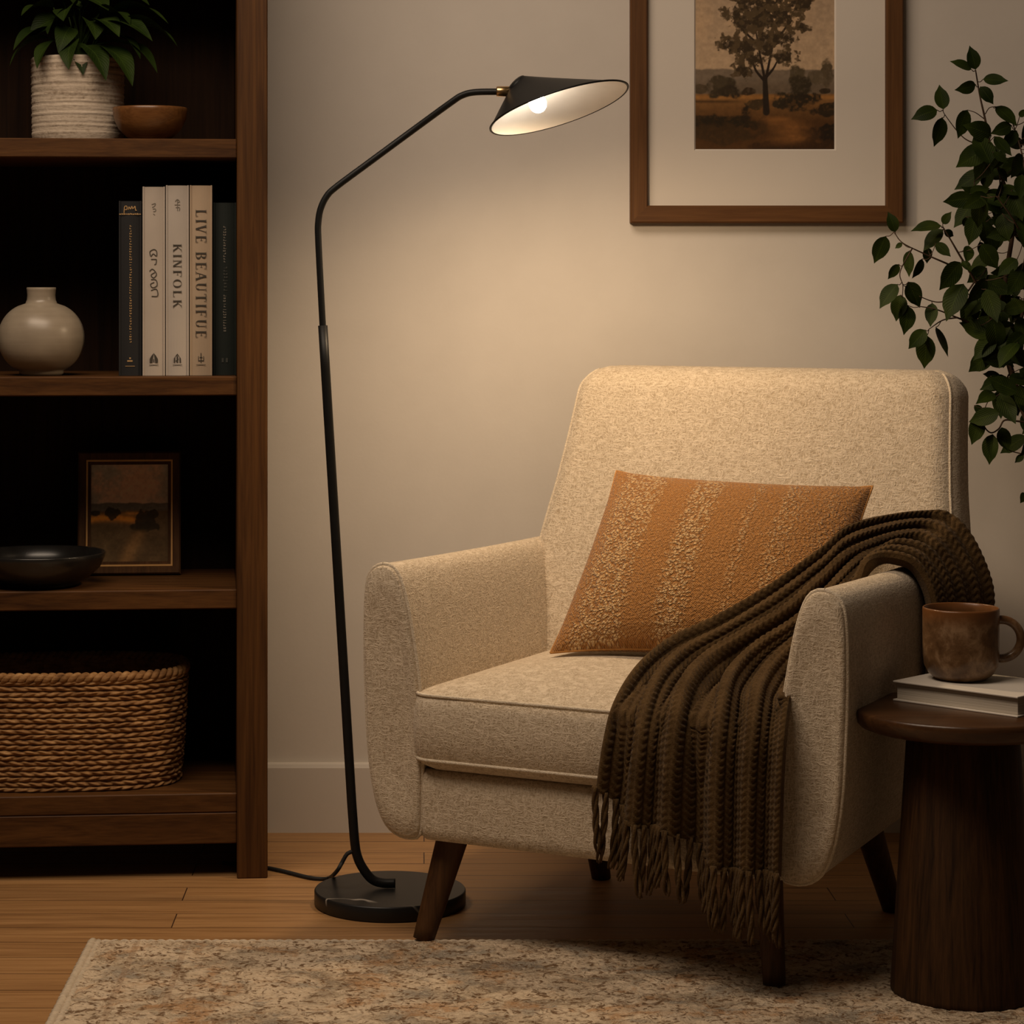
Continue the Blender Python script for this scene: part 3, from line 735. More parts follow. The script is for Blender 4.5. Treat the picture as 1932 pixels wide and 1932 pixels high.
# small leaning picture
p0 = on_shelf(147, .25, SH['low']); p1 = on_shelf(341, .25, SH['low'])
ex = (p1 - p0); W = np.linalg.norm(ex); ex /= W; lean = math.radians(7)
ez = EZ * math.cos(lean) + EB * math.sin(lean); en = -EB * math.cos(lean) + EZ * math.sin(lean); H = .2345
pic = thing('small_picture', (p0 + p1) / 2, 'small framed landscape painting leaning at the back of the shelf behind the black bowl', 'picture')
M['frame_dark'] = wood('dark frame wood', (.045, .020, .008), (.12, .055, .02), 2)
frame_rails(pic, ('frame_rail', 'frame_stile'), M['frame_dark'], M['frame_dark'], p0 + EZ * .001, ex, ez, en, W, H, .0165, .018)
def slip(name, m, ins, fw, dp):                          # one continuous inner moulding
    q = MB(); R = []
    for a, z in ((0, 0), (0, dp), (fw, dp), (fw, 0)):
        i = ins + a; R.append([p0 + EZ * .001 + ex * x + ez * y + en * z for x, y in ((i, i), (W - i, i), (W - i, H - i), (i, H - i))])
    q.rings(R, False, False, smooth=False, flip=True); q.build(name, m, pic)
slip('gilt_fillet', M['gold'], .0155, .0032, .0165); slip('inner_frame', M['frame_dark'], .0185, .006, .012)
canvas('painting', p0 + EZ * .001 + ex * .022 + ez * .022 + en * .008, ex * (W - .044), ez * (H - .044), paint_small(150, 185), pic)
h = MB(); h.box(p0 + ex * W / 2 + ez * H / 2 + EZ * .001 + en * .003, ex, ez, en, (W / 2 - .006, H / 2 - .006, .003), .0005); h.build('backing_board', M['case_back'], pic)

# black bowl
p = on_shelf(74, .098, SH['low'])
b = MB(); b.lathe([(.001, 0), (.070, 0), (.073, .004), (.072, .007), (.092, .016), (.112, .034), (.1205, .052), (.122, .0600), (.1205, .0625), (.1175, .0610), (.111, .045), (.095, .024), (.05, .014), (.001, .012)], p, 72)
tag(b.build('bowl', M['bowl_black'], None, p), 'wide glossy black bowl in front of the small leaning painting', 'bowl')

# ------------------------------------------------------------------ basket
p = on_shelf(126, .168, SH['floor'])
bk = thing('basket', p, 'oval woven seagrass basket on the bottom shelf of the bookcase', 'basket')
NR = 21; SEG = 900; HB = .205; AX, BX = .222, .137
a = np.linspace(0, 2 * PI, SEG, endpoint=False)
ca, sa = np.cos(a), np.sin(a); exq = 2.9
ux = np.sign(ca) * np.abs(ca) ** (2 / exq); uy = np.sign(sa) * np.abs(sa) ** (2 / exq)
# even arc length
pp = np.stack([AX * ux, BX * uy], -1); dl = np.linalg.norm(np.roll(pp, -1, 0) - pp, axis=1); s_ = np.concatenate([[0], np.cumsum(dl)]); per = s_[-1]
q = np.linspace(0, per, SEG, endpoint=False); pe = np.vstack([pp, pp[:1]])
ox = np.interp(q, s_, pe[:, 0]); oy = np.interp(q, s_, pe[:, 1])
tx = np.roll(ox, -1) - np.roll(ox, 1); ty = np.roll(oy, -1) - np.roll(oy, 1); ll = np.hypot(tx, ty); nx_, ny_ = ty / ll, -tx / ll
def basket_rows(side):
    per_row = 9; n = NR * per_row; rows = []
    for k in range(n + 1):
        rr = k / per_row; row = int(min(rr, NR - 1)); f = rr - row
        z = HB * k / n
        wob = .09 * np.sin(q * 24 + row * 2.1) + .06 * np.sin(q * 61 + row * 4)
        ff = np.clip(f + wob * math.sin(PI * f), 0, 1)
        prof = np.sqrt(np.maximum(0, 1 - (2 * ff - 1) ** 2))
        seglen = .024
        ph = q / seglen + row * .37 + .25 * np.sin(q * 17 + row * 3) + (f - .5) * .9 * (1 if row % 2 else -1) * .8
        tw = .5 + .5 * np.cos(2 * PI * ph)
        big = vnoise(q * 45, np.full_like(q, row * 1.7), 70)
        h_ = prof * (.0040 + .0036 * tw ** .8 + .0034 * big) - .0012
        taper = .935 + .065 * (z / HB) + .006 * math.sin(PI * z / HB)
        rows.append(np.stack([ox * taper + side * nx_ * h_, oy * taper + side * ny_ * h_, np.full_like(q, z)], -1))
    return np.array(rows)
def to_case(G): return p + G[..., :1] * -EA + G[..., 1:2] * EB + G[..., 2:3] * EZ
b = MB(); b.grid(to_case(basket_rows(1)), cv=True)
ins = basket_rows(1)[::9]; ins = ins.copy(); ins[..., :2] *= .955; b.grid(to_case(ins), cv=True, flip=True)
bt = np.stack([ox * .9, oy * .9, np.full_like(q, .004)], -1); b.rings(to_case(np.array([bt * [1, 1, 0] + [0, 0, .001], bt])), True, True)
b.build('basket_body', M['basket'], bk)
b = MB()                                                 # twisted rim rope: two plies
for ph0 in (0, PI):
    tw = 2 * PI * q / .030 + ph0
    rim = np.stack([ox * 1.0 + nx_ * (.0045 * np.cos(tw) - .001), oy + ny_ * (.0045 * np.cos(tw) - .001), HB + .004 + .0045 * np.sin(tw)], -1)
    c = to_case(rim); c = np.vstack([c, c[:1]]); b.tube(c[::1], .0062, 8, False)
b.build('rim', M['basket'], bk)

# ------------------------------------------------------------------ floor lamp
YL = DW; YL = F / 1078.0 - DW
lb = np.array([(736 - VPX) / 1078.0, YL, 0])
lamp = thing('floor_lamp', lb, 'black metal floor lamp with a tilted cone shade and round marble base', 'lamp')
b = MB(); b.lathe([(.001, 0), (.130, 0), (.1325, .0025), (.1325, .0245), (.131, .0268), (.1295, .027), (.001, .027)], lb, 96); b.build('base', M['marble'], lamp)
L = lambda px, py, dy=0: P(px, py, YL + dy)
tipz = L(746, 1661)
pts = [np.array([L(746, 1661)[0], YL, .036]), np.array([L(722, 1661)[0], YL, .0365]), np.array([L(702, 1655)[0], YL, .043]), L(686, 1640), L(675, 1618), L(669.5, 1590), L(664, 1520), L(640, 1120), L(609, 614)]
b = MB(); b.tube(np.vstack([crom(pts[:7], 60)[:-1], np.linspace(pts[6], pts[8], 12)]), .0083, 20); b.build('pole', M['black_metal'], lamp)
ap = [L(609.5, 625), L(606, 560), L(600.5, 450), L(600.5, 420), L(605, 394), L(616, 371), L(634, 353), L(700, 304), L(780, 245), L(850, 194, -.02), L(872, 180, -.025), L(897, 174, -.03), L(945, 173, -.035)]
b = MB(); b.tube(crom(ap, 130), .0058, 16); b.build('arm', M['black_metal'], lamp)
YH = YL - .04
rc = P(1055, 204, YH); RR = 136 / (F / (DW + YH))
tl, ro = math.radians(10), math.radians(17)
n_ = np.array([math.sin(ro) * math.cos(tl), -math.sin(tl), -math.cos(ro) * math.cos(tl)]); n_ /= np.linalg.norm(n_)
a1 = np.array([math.cos(ro), 0, math.sin(ro)]); a1 -= n_ * a1.dot(n_); a1 /= np.linalg.norm(a1); a2 = np.cross(n_, a1)
ac = P(974, 157, YH - .002)
th = np.linspace(0, 2 * PI, 72, endpoint=False); circ = np.cos(th)[:, None] * a1 + np.sin(th)[:, None] * a2
q1 = np.array([math.cos(math.radians(45)), 0, math.sin(math.radians(45))]); capn = np.array([-q1[2], 0, q1[0]])
circ2 = np.cos(th)[:, None] * q1 + np.sin(th)[:, None] * np.array([0, np.sign(a2[1]), 0])
ac = P(974, 158, YH - .002)
def shade_rings(off, r0):
    R = []; ra = .0195 - off * .4
    for t in np.linspace(0, 1, 26):
        R.append((rc + circ * (RR - off)) * (1 - t) + (ac - capn * off + circ2 * ra) * t)
    for k in range(1, 8):
        aa = k / 7 * PI / 2 * .98
        R.append(ac - capn * off + capn * (.0065 * math.sin(aa)) + circ2 * ra * math.cos(aa))
    return np.array(R)
so = shade_rings(0, 0); si = shade_rings(.0022, 0)
si[:, :] += 0
b = MB(); b.rings(so, False, True, flip=False)
rimpts = so[0] - 0 * n_; b.tube(np.vstack([rimpts, rimpts[:1]]), .0017, 8, False)
shade = b.build('lamp_shade', M['black_metal'], lamp)
b = MB(); b.rings(si + n_ * .0008, False, True, flip=True); b.build('shade_lining', M['shade_white'], shade)
bc = P(1015, 197, YH); bc = bc - n_ * .002
b = MB(); zz = np.linspace(0, PI, 18)
ring = []
for k in zz:
    rr = .0155 * math.sin(k) + 1e-4
    ring.append(bc + n_ * (.017 * math.cos(k)) + circ[::3] * rr)
b.rings(ring); b.build('bulb', M['bulb'], lamp)
b = MB(); sk = ac + n_ * .004
b.tube(np.linspace(sk, bc - n_ * .018, 6), .011, 16); b.build('socket', M['brass'], lamp)
b = MB(); s0, s1 = P(937, 172.5, YL - .036), P(966, 172.5, YL - .038)
b.tube([s0, s0 + (s1 - s0) * .1, s1], [.0085, .009, .009], 20); b.build('brass_collar', M['brass'], lamp)
b = MB()
fl = lambda px, py: np.array([*(lambda d: ((px - VPX) * d / F, d - DW))(F * (CAMZ - .004) / (py - HY)), .004])
cp = [L(667, 1606, -.002), L(655, 1611, -.004), L(645, 1628, -.004), L(636, 1643, .0), fl(622, 1656), fl(606, 1658), fl(580, 1655), fl(540, 1645), fl(508, 1638), fl(470, 1632), fl(420, 1628)]
cp[3][2] = max(cp[3][2], .012)
b.tube(crom(cp, 90), .0036, 10); b.build('power_cord', M['cord'], lamp)

# ------------------------------------------------------------------ wall picture
X0, X1, Z0 = (1190 - VPX) / 956, (1706 - VPX) / 956, CAMZ - (420.5 - HY) / 956
W = X1 - X0; H = .735; fw = 33 / 956; o = np.array([X0, -.002, Z0]); ex, ez, en = np.array([1., 0, 0]), EZ, np.array([0, -1., 0])
wp = thing('wall_picture', o + ex * W / 2, 'large walnut-framed sepia landscape print with a wide cream mat on the wall', 'picture')
frame_rails(wp, ('frame_rail', 'frame_stile'), M['walnut_x'], M['walnut_z'], o, ex, ez, en, W, H, fw, .026)
px0, px1, pz0 = (1311 - VPX) / 953, (1577 - VPX) / 953, CAMZ - (283 - HY) / 953
pw = px1 - px0; ph = .455
# mat as four bevelled strips around the print
h = MB(); yM = -.012
ox0, ox1, oz0, oz1 = X0 + fw - .004, X1 - fw + .004, Z0 + fw - .004, Z0 + H - fw + .004
outer = np.array([(ox0, yM, oz0), (ox1, yM, oz0), (ox1, yM, oz1), (ox0, yM, oz1)])
inner = np.array([(px0 - .001, yM, pz0 - .001), (px1 + .001, yM, pz0 - .001), (px1 + .001, yM, pz0 + ph), (px0 - .001, yM, pz0 + ph)])
inn2 = np.array([(px0 + .002, yM + .003, pz0 + .002), (px1 - .002, yM + .003, pz0 + .002), (px1 - .002, yM + .003, pz0 + ph - .002), (px0 + .002, yM + .003, pz0 + ph - .002)])
h.rings([outer + [0, .008, 0], outer, inner, inn2], False, False, smooth=False, flip=True); h.build('mat', M['mat_board'], wp)
canvas('print', np.array([px0, yM + .0032, pz0]), ex * pw, ez * ph, paint_large(300, int(300 * ph / pw), ph / pw), wp)
h = MB(); h.box((X0 + W / 2, -.004, Z0 + H / 2), ex, ez, en, (W / 2 - .006, H / 2 - .006, .002), .0004); h.build('backing_board', M['mat_board'], wp)

# ------------------------------------------------------------------ rug
RZ = .011
rx0, rx1, ry0, ry1 = -.5525, 1.75, -2.7, -.852
rug = thing('rug', ((rx0 + rx1) / 2, (ry0 + ry1) / 2, 0), 'beige grey and rust patterned woven rug under the armchair and side table', 'rug')
nx, ny = 620, 420
gx = np.linspace(rx0 + .016, rx1, nx); gy = ry1 - (np.linspace(0, 1, ny) ** 1.5) * (ry1 - ry0)
X, Y = np.meshgrid(gx, gy, indexing='ij')
Zr = RZ - .003 + .0055 * fbm(X * 110, Y * 160, 3, 80)
edge = np.minimum(np.minimum(X - rx0, rx1 - X), np.minimum(Y - ry0, ry1 - Y)); Zr = Zr * sm(edge, -.004, .008)
b = MB(); b.grid(np.stack([X, Y, Zr], -1), flip=True); b.build('pile', M['rug'], rug)
b = MB(); ys = np.linspace(ry0, ry1, 200)
b.tube(np.stack([np.full(200, rx0 + .010) + .0012 * np.sin(ys * 300), ys, np.full(200, .0068)], -1), .0075, 10)
b.tube(np.stack([np.full(200, rx0 + .020), ys, np.full(200, .0055)], -1), .007, 8)
b.build('binding', M['binding'], rug)
b = MB(); xs = np.linspace(rx0 + .012, rx1, 700)
b.tube(np.stack([xs, np.full(700, ry1) + .001 * np.sin(xs * 330), .0058 + .0009 * np.sin(xs * 420)], -1), .0052, 8); b.build('edge_stitching', M['binding'], rug)

# ------------------------------------------------------------------ armchair
CT = math.radians(28); EU = np.array([math.cos(CT), -math.sin(CT), 0]); EV = np.array([math.sin(CT), math.cos(CT), 0])
CO = np.array([.266, -1.010, 0])
Lc = lambda u, v, z: CO + u * EU + v * EV + z * EZ
def LC(A):
    A = np.asarray(A, float); return CO + A[..., 0:1] * EU + A[..., 1:2] * EV + A[..., 2:3] * EZ
def PV(px, py, v):                       # point on the chair plane v = const along a photo position
    dirv = np.array([(px - VPX) / F, 1.0, -(py - HY) / F]); cam = np.array([0, -DW, CAMZ])
    t = (v - (cam - CO).dot(EV)) / dirv.dot(EV); return cam + dirv * t
ch = thing('armchair', Lc(0, .35, 0), 'oatmeal fabric armchair with dark tapered wooden legs beside the floor lamp', 'armchair')
COL = []
def collide(mb): COL.append((np.concatenate(mb.v), list(mb.f)))
def closed_crom(pts, n):
    p_ = np.asarray(pts, float); k = len(p_)
    c = crom(np.vstack([p_[-2:], p_, p_[:3]]), 60 * (k + 4)); 
    # cut one period: from pts[0] back to pts[0]
    i0 = np.argmin(np.linalg.norm(c[:len(c) // 2] - p_[0], axis=1)); i1 = len(c) // 2 + np.argmin(np.linalg.norm(c[len(c) // 2:] - p_[0], axis=1))
    c = c[i0:i1 + 1]; Ls = np.concatenate([[0], np.cumsum(np.linalg.norm(np.diff(c, axis=0), axis=1))]); q = np.linspace(0, Ls[-1], n, endpoint=False)
    return np.stack([np.interp(q, Ls, c[:, j]) for j in range(c.shape[1])], -1)
# arm section (right arm, u>0): front panel outline
ARM = [(.372, .624), (.395, .612), (.404, .585), (.407, .52), (.406, .42), (.400, .32), (.388, .245), (.370, .200), (.345, .180), (.315, .178), (.303, .19), (.300, .25), (.300, .33), (.303, .42), (.315, .50), (.331, .575), (.348, .615)]
def arm(sg):
    sec = closed_crom([(u_ + .006, z_) for u_, z_ in ARM], 96); cen = sec.mean(0)
    rows = []
    VL = .60
    for v, k in [(.000, .55), (-.006, .80), (-.006, .93), (-.002, .972), (.004, .992), (.012, 1.0), (.05, 1), (.12, 1), (.2, 1), (.3, 1), (.4, 1), (.5, 1), (VL, 1), (VL + .07, .97)]:
        s_ = sec.copy()
        d = s_ - cen; r = np.linalg.norm(d, axis=1, keepdims=True)
        if k < .9: s2 = cen + d * k
        else: s2 = s_ - d / r * (1 - k) * .11
        rise = np.clip(v - .02, 0, 1)
        f = np.clip((s2[:, 1] - .18) / .44, 0, 1)
        low = np.clip(1 - (s2[:, 1] - .178) / .25, 0, 1)
        z = s2[:, 1] + low * rise * .03 - (f ** 2) * .008 * np.sin(np.clip(v / .6, 0, 1) * PI / 2) 
        # inner face leans in toward the back
        u = s2[:, 0] + .012 * f * np.sin(v / .6 * PI) * 0
        rows.append(np.stack([sg * u, np.full(len(u), v), z], -1))
    b = MB(); b.rings(LC(np.array(rows)), True, True, flip=(sg < 0)); collide(b); o = b.build('arm', M['fabric'], ch)
    b = MB(); e = np.array(rows[4]); d = e[:, [0, 2]] - np.array([sg * cen[0], cen[1]]); 
    e[:, 1] -= .0005; e = np.vstack([e, e[:1]])
    b.tube(LC(e), .0036, 8, False); b.build('piping', M['piping'], o)
arm(-1); arm(1)
# front rail and body
b = MB(); rows = []
for z, ins in ((.176, .02), (.178, .008), (.184, .001), (.20, 0), (.25, 0), (.283, .001), (.291, .008), (.293, .02)):
    r = rrect(.313 - ins * .3, .31 - ins, .022, 6); 
    rows.append(np.stack([r[:, 0], .312 + r[:, 1] - .006, np.full(len(r), z) + (r[:, 1] + .3).clip(0) * .04 * (z < .2)], -1))
b.rings(LC(np.array(rows)), True, True); collide(b); b.build('seat_base', M['fabric'], ch)
# seat cushion with crown
def cushion_ring(hx, hy, r, z, crown=0):
    rr = rrect(hx, hy, r, 10); return np.stack([rr[:, 0], .268 + rr[:, 1], np.full(len(rr), z)], -1)
HX, HY_, b = .319, .288, MB()
rows = [cushion_ring(HX * .5, HY_ * .5, .02, .294), cushion_ring(HX - .02, HY_ - .02, .03, .295), cushion_ring(HX - .006, HY_ - .006, .035, .303), cushion_ring(HX - .001, HY_ - .001, .037, .312), cushion_ring(HX + .003, HY_ + .005, .04, .335), cushion_ring(HX + .004, HY_ + .008, .042, .362), cushion_ring(HX + .003, HY_ + .005, .04, .395), cushion_ring(HX - .001, HY_ - .001, .037, .417)]
for k in np.linspace(.97, .03, 16):
    z = .417 + .046 * (1 - k ** 2.6) ** .9
    rr = rrect((HX - .001) * k, (HY_ - .001) * k, max(.037 * k + .1 * (1 - k) * k, .004), 10); rows.append(np.stack([rr[:, 0], .268 + rr[:, 1], np.full(len(rr), z)], -1))
b.rings(LC(np.array(rows)), True, True); collide(b); cu = b.build('seat_cushion', M['fabric'], ch)
b = MB()
for k in (3, 7):
    e = rows[k] + [0, 0, 0]; e = np.vstack([e, e[:1]]); b.tube(LC(e), .0032, 8, False)
b.build('piping', M['piping'], cu)
# back
def back_hw(z): return np.interp(z, [.25, .40, .52, .60, .66, .72, .80, .88, .95], [.345, .360, .385, .400, .392, .382, .373, .366, .360])
BU = .026; rows = []; BT = .938
def back_v(z): return .495 + (z - .42) * .36
zs = list(np.linspace(.22, BT - .045, 26))
def back_ring(z, hw, t, cv):
    r = rrect(hw, t, min(.045, t * .8), 9)
    u = BU + r[:, 0]; vv = cv + r[:, 1]
    dome = (r[:, 1] < 0) * .018 * (1 - (r[:, 0] / hw) ** 2) * np.sin(np.clip((z - .3) / .68, 0, 1) * PI) 
    side = .010 * (r[:, 0] / hw) ** 2                       # wraps forward at the sides
    crown = (.022 * (1 - (r[:, 0] / hw) ** 2) - .010 * np.abs(r[:, 0] / hw) ** 6) * sm(np.array(z), .6, .93)
    return np.stack([u, vv - dome - side, z + crown - .0 * r[:, 1]], -1)
for z in zs: rows.append(back_ring(z, back_hw(z), .066, back_v(z) + .066))
for k in range(1, 9):
    aa = k / 8 * PI / 2 * .97; z = BT - .045 + .045 * math.sin(aa); sh = 1 - math.cos(aa)
    rows.append(back_ring(z, back_hw(z) - .045 * sh, .066 - .058 * sh, back_v(z) + .066))
b = MB(); b.rings(LC(np.array(rows)), True, True); collide(b); bk_ = b.build('backrest', M['fabric'], ch)
b = MB()
for col_i in (29, 28):                                    # edge lines: front corner right / left
    pass
R_ = np.array(rows); nn = R_.shape[1]
fr = np.argmax(R_[5, :, 0] - R_[5, :, 1] * 1.0); fl_ = np.argmin(R_[5, :, 0] + R_[5, :, 1] * 1.0)
for k in (fr, fl_): b = MB(); b.tube(LC(R_[8:-2, k]), .0026, 8); b.build('piping', M['piping'], bk_)
# legs
def leg(u0, v0, u1, v1, ztop=.19, r0=.027, r1=.0175, zf=RZ):
    b = MB(); pts = np.linspace(Lc(u0, v0, ztop), Lc(u1, v1, zf), 10); 
    b.tube(pts, np.linspace(r0, r1, 10), 24); b.build('leg', M['leg'], ch)
leg(-.272, .055, -.312, .018, zf=.010); leg(.268, .06, .285, .040, zf=.010, r0=.022); leg(-.255, .53, -.24, .575, zf=0, ztop=.215); leg(.268, .50, .30, .60, zf=0, ztop=.22)

# ------------------------------------------------------------------ pillow
pc0, pc1 = Lc(-.178, .222, .462), Lc(.305, .235, .462)      # bottom corners
pt0, pt1 = Lc(-.172, .487, .752), Lc(.298, .490, .742)
def make_pillow():
    n, m = 90, 70; ux = np.linspace(-1, 1, n); vy = np.linspace(-1, 1, m)
    U, V = np.meshgrid(ux, vy, indexing='ij')
    # pinch edges inward between corners
    pin = .075; pinv = .075
    Uu = U * (1 - pinv * (1 - V ** 2) * np.abs(U) ** 3 * .6); Vv = V * (1 - pin * 1.6 * (1 - U ** 2) * np.abs(V) ** 3)
    s, t = (Uu + 1) / 2, (Vv + 1) / 2
    base = (1 - s)[..., None] * ((1 - t)[..., None] * pc0 + t[..., None] * pt0) + s[..., None] * ((1 - t)[..., None] * pc1 + t[..., None] * pt1)
    nrm = np.cross(pc1 - pc0, pt0 - pc0); nrm /= np.linalg.norm(nrm)
    if nrm[1] > 0: nrm = -nrm
    T = .072 * (np.maximum(0, 1 - U ** 2) ** .48) * (np.maximum(0, 1 - V ** 2) ** .48)
    T = T + .0035 * (fbm(U * 3 + 9, V * 3 + 4, 3, 90) - .5) * (1 - U ** 4) * (1 - V ** 4)
    uvs = np.stack([(U + 1) / 2, (V + 1) / 2], -1)
    b = MB(); b.grid(base + nrm * (T[..., None] + .001), uv=uvs, flip=True); b.grid(base - nrm * (T[..., None] * .75 + .001), uv=uvs)
    e = np.vstack([base[:, 0], base[-1, 1:], base[::-1, -1][1:], base[0, ::-1][1:]])
    pil = thing('pillow', Lc(.06, .36, .46), 'ochre woven lumbar pillow with nubby pale stripes leaning on the armchair back', 'pillow')
    collide(b); b.build('pillow_cover', M['pillow'], pil)
    q = MB(); q.tube(e, .0018, 8, False); q.build('edge_seam', M['pillow_edge'], pil)
make_pillow()

# ------------------------------------------------------------------ throw
def PZ(px, py, z): return atz(px, py, z)
def PP(px, py, off):                     # on the pillow's plane, off in front of it
    n = np.cross(pc1 - pc0, pt0 - pc0); n /= np.linalg.norm(n); n = n if n[1] < 0 else -n
    dirv = np.array([(px - VPX) / F, 1.0, -(py - HY) / F]); cam = np.array([0, -DW, CAMZ])
    return cam + dirv * ((pc0 + n * off - cam).dot(n) / dirv.dot(n))
def atz(px, py, z):
    s = (py - HY) / (CAMZ - z); d = F / s; return np.array([(px - VPX) * d / F, d - DW, z])
def ridge(v, lift, inner):
    A = [Lc(.432 + lift * .35, v + .02, .40), Lc(.436 + lift * .5, v + .015, .50), Lc(.430 + lift * .6, v + .01, .58), Lc(.408 + lift * .3, v, .618 + lift * .78), Lc(.372, v - .015, .628 + lift)]
    if lift < .04: A.append(Lc(.345, v - .05, .622 + lift * .9))
    fn = {'v': PV, 'z': PZ, 'p': PP}
    return A + [fn[k](x, y, q) for k, x, y, q in inner]
RID = [
 ridge(.590, .070, [('v', 1615, 985, .40), ('v', 1545, 1035, .325), ('v', 1450, 1103, .255), ('v', 1350, 1161, .205), ('v', 1262, 1203, .155), ('v', 1200, 1255, .065), ('v', 1157, 1325, -.015), ('v', 1137, 1400, -.054), ('v', 1124, 1490, -.060)]),
 ridge(.530, .058, [('v', 1610, 1010, .36), ('v', 1545, 1062, .29), ('v', 1460, 1125, .22), ('v', 1370, 1180, .165), ('v', 1290, 1222, .115), ('v', 1240, 1272, .035), ('v', 1212, 1340, -.035), ('v', 1200, 1420, -.066), ('v', 1190, 1560, -.068)]),
 ridge(.475, .044, [('v', 1608, 1038, .325), ('v', 1545, 1090, .255), ('v', 1480, 1147, .19), ('v', 1400, 1194, .145), ('v', 1335, 1234, .095), ('v', 1294, 1280, .02), ('v', 1274, 1350, -.045), ('v', 1264, 1440, -.070), ('v', 1258, 1575, -.070)]),
 ridge(.430, .034, [('v', 1612, 1060, .31), ('v', 1560, 1112, .24), ('v', 1500, 1168, .18), ('v', 1432, 1212, .135), ('v', 1388, 1252, .08), ('v', 1366, 1295, .0), ('v', 1354, 1370, -.055), ('v', 1348, 1460, -.070), ('v', 1345, 1640, -.070)]),
 ridge(.390, .026, [('v', 1614, 1078, .30), ('v', 1568, 1130, .225), ('v', 1517, 1190, .165), ('v', 1468, 1235, .12), ('v', 1440, 1270, .065), ('v', 1426, 1307, -.005), ('v', 1417, 1375, -.055), ('v', 1410, 1470, -.070), ('v', 1406, 1650, -.070)]),
 ridge(.352, .020, [('v', 1614, 1092, .28), ('v', 1582, 1150, .21), ('v', 1545, 1212, .145), ('v', 1512, 1256, .095), ('v', 1496, 1286, .045), ('v', 1488, 1322, -.015), ('v', 1480, 1390, -.055), ('v', 1474, 1480, -.068), ('v', 1468, 1655, -.070)]),
]
NTH = 460; per = 40; cols_per = 5.0
RC = np.array([crom(r, NTH) for r in RID])                 # ridges x t
nr = len(RC)
W_ = np.linspace(0, nr - 1, (nr - 1) * per + 1)
def cr_axis0(Pn, w):
    Pe = np.concatenate([[2 * Pn[0] - Pn[1]], Pn, [2 * Pn[-1] - Pn[-2]]]); out = []
    for x in w:
        i = min(int(x), len(Pn) - 2); t = x - i; a, b_, c, d = Pe[i], Pe[i + 1], Pe[i + 2], Pe[i + 3]
        out.append(.5 * (2 * b_ + (c - a) * t + (2 * a - 5 * b_ + 4 * c - d) * t * t + (3 * b_ - a - 3 * c + d) * t ** 3))
    return np.array(out)
G = cr_axis0(RC, W_)
def normals(G):
    a = np.gradient(G, axis=0); c = np.gradient(G, axis=1); n = np.cross(a, c); return n / (np.linalg.norm(n, axis=-1, keepdims=True) + 1e-12)
# smooth reference normal: up on the arm and seat, forward on the hang
N0 = normals(G)
ref = np.array([0, -.3, 1.0])
if N0[nr * per // 3, int(NTH * .93)] @ -EV < 0: N0 = -N0
for _ in range(12):
    N0[1:-1] = (N0[:-2] + N0[1:-1] + N0[2:]) / 3; N0[:, 1:-1] = (N0[:, :-2] + N0[:, 1:-1] + N0[:, 2:]) / 3
N0 /= np.linalg.norm(N0, axis=-1, keepdims=True)
tt = np.linspace(0, 1, NTH)
gap = np.linalg.norm(np.diff(RC, axis=0), axis=-1)         # (nr-1, NTH)
dep = np.minimum(.46 * gap, .027); dep[2] *= 1.6; dep[0] *= 1.2
fold = np.zeros(G.shape[:2])
for i, x in enumerate(W_):
    k = min(int(x), nr - 2); f = x - k
    fold[i] = -dep[k] * (.5 - .5 * math.cos(2 * PI * f)) ** .8
G = G + N0 * fold[..., None]
# keep it resting on the chair and the pillow
from mathutils.bvhtree import BVHTree
trees = [BVHTree.FromPolygons([tuple(x) for x in V], F_) for V, F_ in COL]
CL = .006
for it in range(5):
    D = np.zeros_like(G); H, Wd = G.shape[:2]
    for i in range(0, H, 2):
        for j in range(0, Wd, 3):
            pnt = G[i, j]; best = np.zeros(3)
            for tr_ in trees:
                loc, nor, _, dist = tr_.find_nearest(pnt, .12)
                if loc is None: continue
                sd = (Vector(pnt) - loc).dot(nor)
                if abs(sd) < dist * .3 and sd > 0: continue
                sd = dist if sd > 0 else -dist
                if sd < CL:
                    q_ = np.array(loc) + np.array(nor) * CL - pnt
                    if np.linalg.norm(q_) > np.linalg.norm(best): best = q_
            D[i:i + 2, j:j + 3] = best
    mag = np.linalg.norm(D, axis=-1).max()
    for _ in range(3):
        Ds = D.copy(); Ds[1:-1] = (D[:-2] + D[1:-1] * 2 + D[2:]) / 4; Ds[:, 1:-1] = (Ds[:, :-2] + Ds[:, 1:-1] * 2 + Ds[:, 2:]) / 4
        D = Ds
    G = G + D * 1.05
N1 = normals(G); 
if N1[nr * per // 3, int(NTH * .93)] @ -EV < 0: N1 = -N1
arc = np.concatenate([[0], np.cumsum(np.linalg.norm(np.diff(RC[2], axis=0), axis=1))])
qcol = W_ * cols_per
cc = (qcol % 1) - .5
prof = np.sqrt(np.maximum(0, 1 - (2 * cc) ** 2))
KS = 1 / .0115
sf = (arc[None, :] * KS + np.abs(cc)[:, None] * 1.5 + (np.floor(qcol)[:, None] * .37))
stitch = .5 + .5 * np.cos(2 * PI * sf)
widthscale = np.clip(np.interp(W_, np.arange(nr - 1) + .5, np.ones(nr - 1))[:, None] * 1, 0, 1)
hgt = prof[:, None] * (.0026 + .0036 * stitch ** .8)
Gk = G + N1 * hgt[..., None]
th_o = thing('throw_blanket', Lc(.3, .2, .46), 'dark brown chunky knit throw draped over the right arm and seat of the armchair', 'blanket')
b = MB(); b.grid(Gk, flip=True)
back = G - N1 * .008; b.grid(back)
# close the rim
for sl in (np.s_[0, :], np.s_[-1, :], np.s_[:, 0], np.s_[:, -1]):
    b.grid(np.stack([Gk[sl], back[sl]], 0))
b.build('knit', M['knit'], th_o)
